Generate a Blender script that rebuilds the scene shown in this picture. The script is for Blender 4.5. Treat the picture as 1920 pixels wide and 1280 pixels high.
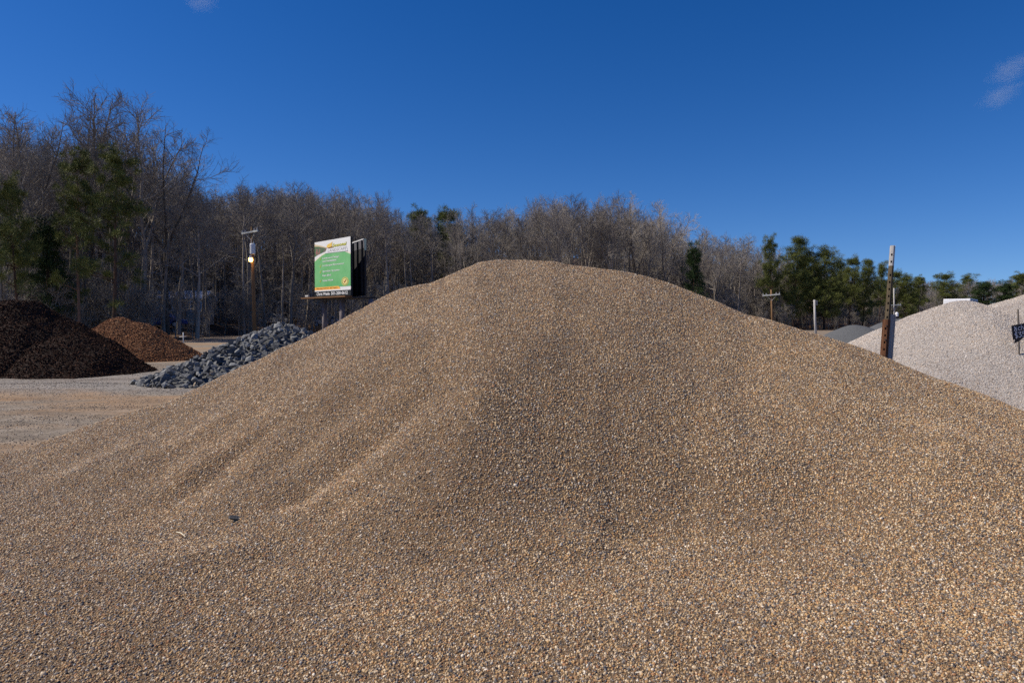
import bpy, bmesh, math, random
import numpy as np
from mathutils import Vector, Matrix

for o in list(bpy.data.objects):
    bpy.data.objects.remove(o)
SC = bpy.context.scene
COL = SC.collection
R = math.radians

# ------------------------------------------------------------------ camera
F = 1274.0                      # focal length in photo pixels (1920 wide)
CAM_H = 1.7
PITCH = math.atan(40 / F)       # horizon sits 40 px above the image centre
cam = bpy.data.cameras.new("camera")
cam.sensor_width = 36.0
cam.lens = 36.0 * F / 1920
cam.clip_start = 0.05
cam.clip_end = 12000
cam_o = bpy.data.objects.new("camera", cam)
COL.objects.link(cam_o)
cam_o.location = (0, 0, CAM_H)
cam_o.rotation_euler = (math.pi / 2 - PITCH, 0, 0)
SC.camera = cam_o

# ------------------------------------------------------------------ sky, sun, exposure
SUN = Vector((-0.69, 0.0, 0.71)).normalized()      # towards the sun
W = bpy.data.worlds.new("World")
SC.world = W
W.use_nodes = True
wn = W.node_tree
bg = wn.nodes["Background"]
sky = wn.nodes.new("ShaderNodeTexSky")
sky.sky_type = 'NISHITA'
sky.sun_disc = False
sky.sun_elevation = math.asin(SUN.z)
sky.sun_rotation = math.atan2(SUN.x, SUN.y)
sky.altitude = 300
sky.air_density = 0.75
sky.dust_density = 0.15
sky.ozone_density = 3.0
hsv = wn.nodes.new("ShaderNodeHueSaturation")
hsv.inputs["Saturation"].default_value = 1.36
hsv.inputs["Hue"].default_value = 0.512
wtc = wn.nodes.new("ShaderNodeTexCoord")
wmp = wn.nodes.new("ShaderNodeMapping")          # clear dry air: the pale band at the horizon is thin
wmp.inputs["Scale"].default_value = (1, 1, 0.85)
wmp.inputs["Location"].default_value = (0, 0, 0.055)
wnm = wn.nodes.new("ShaderNodeVectorMath")
wnm.operation = 'NORMALIZE'
wn.links.new(wtc.outputs["Generated"], wmp.inputs["Vector"])
wn.links.new(wmp.outputs[0], wnm.inputs[0])
wn.links.new(wnm.outputs[0], sky.inputs["Vector"])
wn.links.new(sky.outputs[0], hsv.inputs["Color"])
wn.links.new(hsv.outputs[0], bg.inputs[0])
bg.inputs[1].default_value = 0.077

sun = bpy.data.lights.new("sun", 'SUN')
sun.energy = 3.7
sun.angle = R(0.5)
sun.color = (1.0, 0.90, 0.755)
sun_o = bpy.data.objects.new("sun", sun)
COL.objects.link(sun_o)
sun_o.rotation_euler = (-SUN).to_track_quat('-Z', 'Y').to_euler()
sun_o.location = SUN * 50

SC.view_settings.view_transform = 'Standard'
SC.view_settings.look = 'None'
SC.view_settings.gamma = 1.0
SC.view_settings.exposure = 0.5
SC.view_settings.use_curve_mapping = False
SC.cycles.use_denoising = False
SC.cycles.max_bounces = 6
SC.cycles.diffuse_bounces = 3
SC.cycles.volume_bounces = 0
SC.cycles.transparent_max_bounces = 8

# ------------------------------------------------------------------ photo geometry helpers
CA, SA = math.cos(PITCH), math.sin(PITCH)


def ray(px, py):
    dx, dz = (px - 960) / F, (640 - py) / F
    return Vector((dx, CA + SA * dz, -SA + CA * dz))


def at(px, py, Y):
    """world point seen at photo pixel (px,py) standing Y metres ahead"""
    d = ray(px, py)
    return Vector((0, 0, CAM_H)) + d * (Y / d.y)


def X_at(px, Y):
    return (px - 960) / F * Y


def gnd(px, py):
    d = ray(px, py)
    return Vector((0, 0, CAM_H)) + d * (-CAM_H / d.z)


# ------------------------------------------------------------------ numeric noise
def vnoise(x, y, seed=0):
    xi, yi = np.floor(x).astype(np.int64), np.floor(y).astype(np.int64)
    fx, fy = x - xi, y - yi
    fx, fy = fx * fx * (3 - 2 * fx), fy * fy * (3 - 2 * fy)

    def h(a, b):
        n = (a * 374761393 + b * 668265263 + seed * 1442695041) & 0xffffffff
        n = ((n ^ (n >> 13)) * 1274126177) & 0xffffffff
        return ((n ^ (n >> 16)) & 0xffff) / 32767.5 - 1
    return (h(xi, yi) * (1 - fx) + h(xi + 1, yi) * fx) * (1 - fy) + (h(xi, yi + 1) * (1 - fx) + h(xi + 1, yi + 1) * fx) * fy


def fbm(x, y, seed=0, oct=4):
    s, a = 0, 1.0
    for k in range(oct):
        s = s + a * vnoise(x * 2 ** k, y * 2 ** k, seed + k)
        a *= 0.5
    return s


def sstep(a, b, x):
    t = np.clip((x - a) / (b - a), 0, 1)
    return t * t * (3 - 2 * t)


# ------------------------------------------------------------------ object helpers
def tag(o, label=None, cat=None, group=None, kind=None):
    if label:
        o["label"] = label
    if cat:
        o["category"] = cat
    if group:
        o["group"] = group
    if kind:
        o["kind"] = kind
    return o


def link(o, parent=None):
    COL.objects.link(o)
    if parent is not None:
        o.parent = parent
    return o


def empty(name, loc, rz=0):
    o = bpy.data.objects.new(name, None)
    o.empty_display_size = 0.2
    o.location = loc
    o.rotation_euler = (0, 0, rz)
    return link(o)


def mesh_obj(name, verts, faces, mat, parent=None, loc=(0, 0, 0), smooth=False):
    me = bpy.data.meshes.new(name)
    me.from_pydata([tuple(v) for v in verts], [], [tuple(f) for f in faces])
    me.update()
    if mat:
        me.materials.append(mat)
    if smooth:
        me.polygons.foreach_set("use_smooth", [True] * len(me.polygons))
    o = bpy.data.objects.new(name, me)
    o.location = loc
    return link(o, parent)


class MB:
    """collects simple shapes into one mesh"""

    def __init__(self):
        self.v, self.f = [], []

    def add(self, v, f):
        n = len(self.v)
        self.v += [Vector(p) for p in v]
        self.f += [[i + n for i in q] for q in f]
        return self

    def box(self, c, s, rot=None):
        hx, hy, hz = s[0] / 2, s[1] / 2, s[2] / 2
        v = [Vector((sx * hx, sy * hy, sz * hz)) for sx in (-1, 1) for sy in (-1, 1) for sz in (-1, 1)]
        if rot is not None:
            v = [rot @ p for p in v]
        v = [p + Vector(c) for p in v]
        return self.add(v, [(0, 1, 3, 2), (4, 6, 7, 5), (0, 4, 5, 1), (2, 3, 7, 6), (0, 2, 6, 4), (1, 5, 7, 3)])

    def tube(self, pts, rad, n=8, cap=True):
        pts = [Vector(p) for p in pts]
        if not isinstance(rad, (list, tuple)):
            rad = [rad] * len(pts)
        base = len(self.v)
        ref = Vector((0.3, 0.9, 0.1)).normalized()
        for i, p in enumerate(pts):
            t = (pts[min(i + 1, len(pts) - 1)] - pts[max(i - 1, 0)]).normalized()
            a = t.cross(ref)
            if a.length < 1e-3:
                a = t.cross(Vector((1, 0, 0)))
            a.normalize()
            b = t.cross(a)
            for k in range(n):
                th = 2 * math.pi * k / n
                self.v.append(p + (a * math.cos(th) + b * math.sin(th)) * rad[i])
        for i in range(len(pts) - 1):
            for k in range(n):
                k2 = (k + 1) % n
                self.f.append([base + i * n + k, base + i * n + k2, base + (i + 1) * n + k2, base + (i + 1) * n + k])
        if cap:
            self.f.append([base + k for k in range(n)][::-1])
            self.f.append([base + (len(pts) - 1) * n + k for k in range(n)])
        return self

    def build(self, name, mat, parent=None, loc=(0, 0, 0), smooth=False, bevel=0):
        o = mesh_obj(name, self.v, self.f, mat, parent, loc, smooth)
        if bevel:
            m = o.modifiers.new("bevel", 'BEVEL')
            m.width = bevel
            m.segments = 2
            m.limit_method = 'ANGLE'
        return o


# ------------------------------------------------------------------ materials
def new_mat(name):
    m = bpy.data.materials.new(name)
    m.use_nodes = True
    return m, m.node_tree, m.node_tree.nodes["Principled BSDF"]


def ramp(nt, stops, mode='LINEAR'):
    n = nt.nodes.new("ShaderNodeValToRGB")
    cr = n.color_ramp
    cr.interpolation = mode
    while len(cr.elements) < len(stops):
        cr.elements.new(0.5)
    for e, (p, c) in zip(cr.elements, stops):
        e.position = p
        e.color = (c[0], c[1], c[2], 1)
    return n


def noise(nt, scale, detail=6, rough=0.6, coord=None, dist=0.0):
    n = nt.nodes.new("ShaderNodeTexNoise")
    n.inputs["Scale"].default_value = scale
    n.inputs["Detail"].default_value = detail
    n.inputs["Roughness"].default_value = rough
    n.inputs["Distortion"].default_value = dist
    if coord is not None:
        nt.links.new(coord, n.inputs["Vector"])
    return n


def mapped(nt, scale=(1, 1, 1), rot=(0, 0, 0), which="Object"):
    tc = nt.nodes.new("ShaderNodeTexCoord")
    mp = nt.nodes.new("ShaderNodeMapping")
    mp.inputs["Scale"].default_value = scale
    mp.inputs["Rotation"].default_value = rot
    nt.links.new(tc.outputs[which], mp.inputs["Vector"])
    return mp.outputs[0]


def bump(nt, bsdf, height, strength=0.5, dist=0.02):
    b = nt.nodes.new("ShaderNodeBump")
    b.inputs["Strength"].default_value = strength
    b.inputs["Distance"].default_value = dist
    nt.links.new(height, b.inputs["Height"])
    nt.links.new(b.outputs[0], bsdf.inputs["Normal"])


def mix(nt, fac, a, b, mode='MIX'):
    n = nt.nodes.new("ShaderNodeMix")
    n.data_type = 'RGBA'
    n.blend_type = mode
    for sock, val in ((n.inputs[0], fac), (n.inputs[6], a), (n.inputs[7], b)):
        if hasattr(val, "links"):
            nt.links.new(val, sock)
        elif isinstance(val, (int, float)):
            sock.default_value = val
        else:
            sock.default_value = (val[0], val[1], val[2], 1)
    return n.outputs[2]


def speckle_mat(name, stops, scale=6.0, rough=0.85, bump_s=0.3, bump_d=0.02, stretch=(1, 1, 1), metallic=0.0, detail=8, spec=0.3):
    m, nt, b = new_mat(name)
    n = noise(nt, scale, detail, 0.65, mapped(nt, stretch))
    r = ramp(nt, stops)
    nt.links.new(n.outputs[0], r.inputs[0])
    nt.links.new(r.outputs[0], b.inputs["Base Color"])
    b.inputs["Roughness"].default_value = rough
    b.inputs["Metallic"].default_value = metallic
    b.inputs["Specular IOR Level"].default_value = spec
    if bump_s:
        bump(nt, b, n.outputs[0], bump_s, bump_d)
    return m


def grain_mat(name, stops, rough=0.75, spec=0.3, patch=None, tint=0.0):
    """colour picked per scattered grain from the instance attribute 'rnd'"""
    m, nt, b = new_mat(name)
    a = nt.nodes.new("ShaderNodeAttribute")
    a.attribute_type = 'INSTANCER'
    a.attribute_name = "rnd"
    r = ramp(nt, stops, 'CONSTANT')
    nt.links.new(a.outputs["Fac"], r.inputs[0])
    n = noise(nt, 40.0, 3, 0.6, mapped(nt, which="Object"))
    v = ramp(nt, [(0.3, (0.72, 0.72, 0.72)), (0.7, (1.2, 1.18, 1.15))])
    nt.links.new(n.outputs[0], v.inputs[0])
    c = mix(nt, 1.0, r.outputs[0], v.outputs[0], 'MULTIPLY')
    if patch:
        ge = nt.nodes.new("ShaderNodeNewGeometry")
        pn = noise(nt, 0.55, 4, 0.6, ge.outputs["Position"], 0.8)       # dusty and damp patches across the heap
        pr_ = ramp(nt, [(0.34, patch[0]), (0.5, (1, 1, 1)), (0.68, patch[1])])
        nt.links.new(pn.outputs[0], pr_.inputs[0])
        c = mix(nt, 1.0, c, pr_.outputs[0], 'MULTIPLY')
    nt.links.new(c, b.inputs["Base Color"])
    b.inputs["Roughness"].default_value = rough
    b.inputs["Specular IOR Level"].default_value = spec
    return m


def plain(name, col, rough=0.6, metallic=0.0, spec=0.4, var=0.12, scale=8.0):
    lo = tuple(c * (1 - var) for c in col)
    hi = tuple(min(1, c * (1 + var)) for c in col)
    return speckle_mat(name, [(0.3, lo), (0.7, hi)], scale, rough, 0.08, 0.004, (1, 1, 1), metallic, 5, spec)


# ------------------------------------------------------------------ scattering (geometry nodes instances)
def scatter(parent, name, mesh, density, size, flat, mat, seed=1, prim='ico', lift=0.0, tilt=True, label=None):
    ng = bpy.data.node_groups.new(name + "_nodes", 'GeometryNodeTree')
    ng.interface.new_socket("Geometry", in_out='INPUT', socket_type='NodeSocketGeometry')
    ng.interface.new_socket("Geometry", in_out='OUTPUT', socket_type='NodeSocketGeometry')
    N, L = ng.nodes, ng.links
    gi, go = N.new("NodeGroupInput"), N.new("NodeGroupOutput")
    dp = N.new("GeometryNodeDistributePointsOnFaces")
    dp.distribute_method = 'RANDOM'
    L.new(gi.outputs[0], dp.inputs["Mesh"])
    dp.inputs["Density"].default_value = density
    dp.inputs["Seed"].default_value = seed
    if prim == 'ico':
        pr = N.new("GeometryNodeMeshIcoSphere")
        pr.inputs["Radius"].default_value = 0.5
        pr.inputs["Subdivisions"].default_value = 2
    elif prim == 'shard':
        pr = N.new("GeometryNodeMeshIcoSphere")
        pr.inputs["Radius"].default_value = 0.5
        pr.inputs["Subdivisions"].default_value = 1
    else:
        pr = N.new("GeometryNodeMeshCube")
    sm = N.new("GeometryNodeSetMaterial")
    sm.inputs["Material"].default_value = mat
    L.new(pr.outputs["Mesh"], sm.inputs["Geometry"])
    geo = sm.outputs[0]
    if prim == 'ico':
        ss = N.new("GeometryNodeSetShadeSmooth")
        L.new(geo, ss.inputs[0])
        geo = ss.outputs[0]
    ip = N.new("GeometryNodeInstanceOnPoints")
    L.new(dp.outputs["Points"], ip.inputs["Points"])
    L.new(geo, ip.inputs["Instance"])
    rr = N.new("FunctionNodeRandomValue")
    rr.data_type = 'FLOAT_VECTOR'
    if tilt is True:
        rr.inputs[0].default_value = (-3.14, -3.14, -3.14)
        rr.inputs[1].default_value = (3.14, 3.14, 3.14)
    else:
        rr.inputs[0].default_value = (-tilt, -tilt, -3.14)
        rr.inputs[1].default_value = (tilt, tilt, 3.14)
    L.new(rr.outputs[0], ip.inputs["Rotation"])
    rv = N.new("FunctionNodeRandomValue")
    rv.data_type = 'FLOAT_VECTOR'
    rv.inputs[0].default_value = flat[0]
    rv.inputs[1].default_value = flat[1]
    rv.inputs["Seed"].default_value = seed + 11
    rs = N.new("FunctionNodeRandomValue")
    rs.data_type = 'FLOAT'
    rs.inputs[2].default_value = 0.0
    rs.inputs[3].default_value = 1.0
    rs.inputs["Seed"].default_value = seed + 5
    pw = N.new("ShaderNodeMath")
    pw.operation = 'POWER'
    pw.inputs[1].default_value = 2.5
    L.new(rs.outputs[1], pw.inputs[0])
    mr = N.new("ShaderNodeMapRange")
    mr.inputs["To Min"].default_value = size[0]
    mr.inputs["To Max"].default_value = size[1]
    L.new(pw.outputs[0], mr.inputs["Value"])
    vm = N.new("ShaderNodeVectorMath")
    vm.operation = 'SCALE'
    L.new(rv.outputs[0], vm.inputs[0])
    L.new(mr.outputs[0], vm.inputs["Scale"])
    L.new(vm.outputs[0], ip.inputs["Scale"])
    st = N.new("GeometryNodeStoreNamedAttribute")
    st.data_type = 'FLOAT'
    st.domain = 'INSTANCE'
    st.inputs["Name"].default_value = "rnd"
    rc = N.new("FunctionNodeRandomValue")
    rc.data_type = 'FLOAT'
    rc.inputs["Seed"].default_value = seed + 23
    L.new(rc.outputs[1], st.inputs["Value"])
    L.new(ip.outputs[0], st.inputs["Geometry"])
    L.new(st.outputs[0], go.inputs[0])
    o = bpy.data.objects.new(name, mesh)
    link(o, parent)
    o["kind"] = "stuff"
    md = o.modifiers.new("scatter", 'NODES')
    md.node_group = ng
    return o


# ------------------------------------------------------------------ height fields
def grid_mesh(name, xs, ys, Z, keep=None, origin=(0, 0, 0)):
    nx, ny = len(xs), len(ys)
    Xg, Yg = np.meshgrid(xs, ys, indexing='ij')
    V = np.stack([Xg - origin[0], Yg - origin[1], Z - origin[2]], -1).reshape(-1, 3)
    idx = np.arange(nx * ny).reshape(nx, ny)
    Q = np.stack([idx[:-1, :-1], idx[1:, :-1], idx[1:, 1:], idx[:-1, 1:]], -1).reshape(-1, 4)
    if keep is not None:
        K = keep.reshape(-1)
        Q = Q[K[Q].any(axis=1)]
    used = np.unique(Q)
    remap = -np.ones(nx * ny, dtype=np.int64)
    remap[used] = np.arange(len(used))
    V, Q = V[used], remap[Q]
    me = bpy.data.meshes.new(name)
    me.vertices.add(len(V))
    me.vertices.foreach_set("co", V.astype(np.float32).ravel())
    me.loops.add(Q.size)
    me.loops.foreach_set("vertex_index", Q.astype(np.int32).ravel())
    me.polygons.add(len(Q))
    me.polygons.foreach_set("loop_start", np.arange(0, Q.size, 4, dtype=np.int32))
    me.polygons.foreach_set("use_smooth", np.ones(len(Q), dtype=bool))
    me.update(calc_edges=True)
    me.validate()
    return me


def cone(X, Y, cx, cy, H, rx, ry, rnd=0.35, rot=0.0):
    """rounded heap: H high, reaching the ground at radii rx, ry"""
    c, s = math.cos(rot), math.sin(rot)
    dx, dy = X - cx, Y - cy
    u, v = (dx * c + dy * s) / rx, (-dx * s + dy * c) / ry
    r = np.sqrt(u * u + v * v)
    k = math.sqrt(1 + rnd * rnd) - rnd
    z = H * (1 - (np.sqrt(r * r + rnd * rnd) - rnd) / k)
    return z


def softmax(a, b, k=0.25):
    return np.log(np.exp(a / k) + np.exp(b / k)) * k


def heap(name, label, cat, fz, box, step, mat, base, group=None):
    xs = np.arange(box[0], box[1] + step, step)
    ys = np.arange(box[2], box[3] + step, step)
    Xg, Yg = np.meshgrid(xs, ys, indexing='ij')
    Z = fz(Xg, Yg)
    keep = Z > -0.03
    me = grid_mesh(name, xs, ys, Z, keep, base)
    me.materials.append(mat)
    o = bpy.data.objects.new(name, me)
    o.location = base
    link(o)
    tag(o, label, cat, group)
    return o

# ================================================================== THE SETTING
# ---- yard ground: compacted grey gravel with tan and orange drifts, dark tyre tracks
def ground_mat():
    m, nt, b = new_mat("yard gravel")
    flat = mapped(nt, (0.16, 0.40, 1))
    big = noise(nt, 1.0, 5, 0.55, flat, 0.6)
    streak = noise(nt, 1.0, 6, 0.6, mapped(nt, (0.16, 1.3, 1), (0, 0, 0.12)), 1.2)
    fine = noise(nt, 26.0, 6, 0.75, mapped(nt))
    mid = noise(nt, 3.0, 8, 0.7, mapped(nt))
    grey = ramp(nt, [(0.25, (0.14, 0.118, 0.096)), (0.5, (0.225, 0.192, 0.155)), (0.75, (0.33, 0.29, 0.245))])
    nt.links.new(mid.outputs[0], grey.inputs[0])
    tanm = ramp(nt, [(0.44, (0, 0, 0)), (0.66, (0.9, 0.9, 0.9))])
    nt.links.new(big.outputs[0], tanm.inputs[0])
    c = mix(nt, tanm.outputs[0], grey.outputs[0], (0.32, 0.205, 0.115))
    sep = nt.nodes.new("ShaderNodeSeparateXYZ")
    wob = noise(nt, 0.22, 4, 0.6, mapped(nt))
    tcx = nt.nodes.new("ShaderNodeTexCoord")
    nt.links.new(tcx.outputs["Object"], sep.inputs[0])
    off = nt.nodes.new("ShaderNodeMath")
    off.operation = 'MULTIPLY_ADD'
    off.inputs[1].default_value = 4.0
    nt.links.new(wob.outputs[0], off.inputs[0])
    nt.links.new(sep.outputs["Y"], off.inputs[2])
    rdm = nt.nodes.new("ShaderNodeMapRange")
    rdm.inputs["From Min"].default_value = 14.0
    rdm.inputs["From Max"].default_value = 30.0
    nt.links.new(off.outputs[0], rdm.inputs["Value"])
    road = ramp(nt, [(0.22, (0, 0, 0)), (0.32, (0.85, 0.85, 0.85)), (0.62, (0.85, 0.85, 0.85)), (0.8, (0.1, 0.1, 0.1))])
    nt.links.new(rdm.outputs[0], road.inputs[0])
    rg = ramp(nt, [(0.3, (0.17, 0.16, 0.15)), (0.7, (0.31, 0.295, 0.28))])
    nt.links.new(mid.outputs[0], rg.inputs[0])
    c = mix(nt, road.outputs[0], c, rg.outputs[0])
    sm = ramp(nt, [(0.33, (0.74, 0.72, 0.70)), (0.5, (1, 1, 1)), (0.7, (1.12, 1.11, 1.09))])
    nt.links.new(streak.outputs[0], sm.inputs[0])
    c = mix(nt, 1.0, c, sm.outputs[0], 'MULTIPLY')
    fm = ramp(nt, [(0.32, (0.42, 0.42, 0.42)), (0.68, (1.6, 1.57, 1.53))])
    nt.links.new(fine.outputs[0], fm.inputs[0])
    c = mix(nt, 1.0, c, fm.outputs[0], 'MULTIPLY')
    nt.links.new(c, b.inputs["Base Color"])
    b.inputs["Roughness"].default_value = 0.95
    b.inputs["Specular IOR Level"].default_value = 0.15
    bump(nt, b, fine.outputs[0], 0.6, 0.015)
    return m


M_GROUND = ground_mat()
S = 3000
xs = np.concatenate([[-S, -400], np.linspace(-60, 60, 121), [400, S]])
ys = np.concatenate([[-S, -200], np.linspace(-10, 70, 101), [300, S]])
Xg, Yg = np.meshgrid(xs, ys, indexing='ij')
near = (np.abs(Xg) < 58) & (Yg > -9) & (Yg < 68)
Zg = np.where(near, 0.03 * fbm(Xg * 0.25, Yg * 0.5, 5, 3) - 0.03, -0.03)
me = grid_mesh("ground", xs, ys, Zg)
me.materials.append(M_GROUND)
g = link(bpy.data.objects.new("ground", me))
tag(g, kind="structure")

xs = np.linspace(-22, -3, 60)
ys = np.linspace(6.5, 27, 60)
Xl, Yl = np.meshgrid(xs, ys, indexing='ij')
lm = grid_mesh("loose_gravel", xs, ys, 0.03 * fbm(Xl * 0.25, Yl * 0.5, 5, 3) - 0.03, (np.abs(Xl) < Yl * 0.9))
M_LOOSE = grain_mat("loose yard stones", [(0.0, (0.30, 0.24, 0.17)), (0.3, (0.22, 0.20, 0.18)), (0.55, (0.42, 0.36, 0.28)), (0.75, (0.12, 0.11, 0.105)), (0.88, (0.34, 0.20, 0.10)), (0.95, (0.6, 0.56, 0.5))], 0.9, 0.2)
lg = scatter(None, "loose_gravel", lm, 320, (0.008, 0.034), ((0.7, 0.6, 0.4), (1.2, 1.0, 0.7)), M_LOOSE, 44, 'shard')
tag(lg, "loose small stones strewn over the yard left of the pebble pile", "gravel", None, "stuff")

# ---- wooded bank that rises behind the yard
PXD = np.array([-900, -300, 0, 360, 430, 700, 900, 1290, 1420, 1600, 1720, 1800, 2300, 2900], float)
DEP = np.array([48, 50, 54, 60, 72, 80, 90, 98, 112, 122, 150, 215, 230, 240], float)


def front(px):
    return np.interp(px, PXD, DEP)


def bank(px, s):
    """ground height s metres behind the wood's front edge"""
    k = np.interp(px, [0, 1300, 1700], [1.0, 1.0, 0.45])
    return -0.12 + k * (2.3 * sstep(0, 26, s) + 17.0 * sstep(24, 100, s))


pxs = np.linspace(-900, 2900, 150)
ss = np.concatenate([np.linspace(-4, 40, 30), np.linspace(46, 200, 20)])
PXg, SSg = np.meshgrid(pxs, ss, indexing='ij')
Dg = front(PXg) + SSg
XX, ZZ = (PXg - 960) / F * Dg, bank(PXg, SSg) + np.where(SSg > 0, 0.25 * fbm(PXg * 0.02, SSg * 0.15, 9), 0)
M_LITTER = speckle_mat("leaf litter", [(0.3, (0.035, 0.022, 0.014)), (0.5, (0.085, 0.05, 0.03)), (0.7, (0.15, 0.09, 0.055))], 1.5, 0.95, 0.6, 0.1)
nv = len(pxs) * len(ss)
idx = np.arange(nv).reshape(len(pxs), len(ss))
Q = np.stack([idx[:-1, :-1], idx[1:, :-1], idx[1:, 1:], idx[:-1, 1:]], -1).reshape(-1, 4)
hill = mesh_obj("hillside", np.stack([XX, Dg, ZZ], -1).reshape(-1, 3).tolist(), Q.tolist(), M_LITTER, smooth=True)
tag(hill, kind="structure")


def on_bank(px, s):
    D = float(front(px)) + s
    return Vector(((px - 960) / F * D, D, float(bank(np.float64(px), np.float64(s)))))


# ================================================================== THE TAN GRAVEL PILE
SIL = [(-400, 1000), (-200, 940), (0, 866), (25, 855), (75, 837), (112, 822), (160, 802), (250, 772), (312, 752), (375, 725), (470, 680),
       (575, 637), (605, 620), (715, 562), (757, 542), (790, 530), (807, 527), (865, 505), (900, 491), (935, 486), (985, 485),
       (1035, 488), (1060, 495), (1100, 502), (1160, 509), (1210, 519), (1250, 530), (1300, 547), (1350, 567), (1400, 592),
       (1450, 607), (1525, 629), (1557, 636), (1612, 652), (1650, 667), (1700, 687), (1775, 717), (1920, 778), (2100, 850), (2500, 1000)]
sil_x = np.array([p[0] for p in SIL], float)
sil_y = np.array([p[1] for p in SIL], float)
RD_X = np.array([-400, 0, 240, 575, 960, 1300, 1655, 1920, 2500], float)
RD_Y = np.array([7.0, 8.3, 8.7, 9.1, 9.5, 9.2, 8.2, 7.2, 5.5], float)
FT_X = np.array([-400, 0, 250, 450, 640, 900, 1150, 1400, 1700, 1920, 2500], float)
FT_Y = np.array([6.3, 6.2, 5.2, 4.6, 4.45, 4.5, 4.5, 4.2, 3.8, 3.6, 3.0], float)


def pile_base(X, Y):
    Yc = np.maximum(Y, 0.6)
    px = 960 + F * X / Yc
    px = np.clip(px, -400, 2500)
    yr = np.interp(px, RD_X, RD_Y)
    yf = np.interp(px, FT_X, FT_Y)
    dz = (640 - np.interp(px, sil_x, sil_y)) / F
    zr = CAM_H + yr * (-SA + CA * dz) / (CA + SA * dz)
    zr = np.maximum(zr, 0.02)
    t = (Y - yf) / (yr - yf)
    # front: concave toe, straight face, gently rounded crest that still climbs to the ridge
    tt = np.clip(t, 0, 1)
    q = np.interp(px, [300, 640, 1120, 1300, 1900], [0.26, 0.07, 0.06, 0.22, 0.30])     # length of the concave toe
    prof = np.where(tt < q, tt * tt / (2 * q), tt - q / 2) / (1 - q / 2)
    bulge = 0.05 + 0.06 * np.exp(-((px - 900) / 300) ** 2)       # steeper lower face in the middle
    prof = prof + bulge * np.sin(np.pi * tt) * sstep(0.05, 0.5, tt)
    zf = zr * prof
    back = np.maximum(Y - yr, 0)
    zb = zr - 0.62 * (np.sqrt(back * back + 0.25) - 0.5)
    z = np.where(Y < yr, zf, zb)
    return z


def seg_dist(X, Y, pts):
    """distance to a polyline, side sign (+ to its right when walking down it) and position along it 0..1"""
    best = np.full(X.shape, 1e9)
    sign = np.zeros(X.shape)
    along = np.zeros(X.shape)
    n = len(pts) - 1
    for i in range(n):
        ax, ay = pts[i]
        bx, by = pts[i + 1]
        ex, ey = bx - ax, by - ay
        t = np.clip(((X - ax) * ex + (Y - ay) * ey) / (ex * ex + ey * ey), 0, 1)
        dx, dy = X - (ax + t * ex), Y - (ay + t * ey)
        d = np.hypot(dx, dy)
        m = d < best
        best = np.where(m, d, best)
        sign = np.where(m, np.sign(ex * dy - ey * dx), sign)
        along = np.where(m, (i + t) / n, along)
    return best, sign, along


def hit_pile(px, py):
    d = ray(px, py)
    t = 1.5
    while t < 16:
        p = Vector((0, 0, CAM_H)) + d * t
        if p.z < float(pile_base(np.float64(p.x), np.float64(p.y))) or p.z < 0:
            return (p.x, p.y)
        t += 0.03
    return (p.x, p.y)


#          photo path of the fold                                             depth width
FOLDS = [([(880, 690), (820, 735), (740, 795), (640, 865), (540, 930), (440, 985)], -0.17, 0.34),   # runnel
         ([(900, 745), (800, 822), (690, 895), (580, 960), (480, 1020)], 0.05, 0.42),       # lip beside it
         ([(960, 600), (925, 720), (885, 830), (840, 950), (790, 1050)], 0.16, 0.62),                   # broad spur
         ([(1100, 800), (1140, 900), (1170, 980), (1190, 1050)], -0.06, 0.6),               # hollow right of it
         ([(1300, 640), (1360, 800), (1420, 960)], 0.09, 0.8),
         ([(760, 610), (640, 710), (500, 805), (350, 900), (200, 965)], 0.13, 0.34),
         ([(660, 680), (530, 790), (400, 885), (260, 975)], -0.13, 0.28),
         ([(820, 640), (700, 735), (570, 830), (450, 915)], -0.07, 0.22),
         ([(560, 690), (420, 790), (280, 870), (140, 930)], 0.07, 0.28),
         ([(860, 800), (760, 875), (650, 945), (540, 1010)], -0.06, 0.2),
         ([(330, 800), (200, 870), (80, 930)], 0.08, 0.4),
         ([(620, 1020), (740, 1046), (900, 1052), (1020, 1050), (1130, 1040), (1240, 1020)], 0.10, 0.28),  # steep foot
         ([(560, 1010), (400, 1060), (200, 1100)], 0.07, 0.35),
         ([(1650, 760), (1560, 900), (1500, 1010)], -0.08, 0.5),
         ([(1800, 800), (1760, 920)], 0.08, 0.5)]
FOLDS = [([hit_pile(*p) for p in pts], a, w) for pts, a, w in FOLDS]


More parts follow.
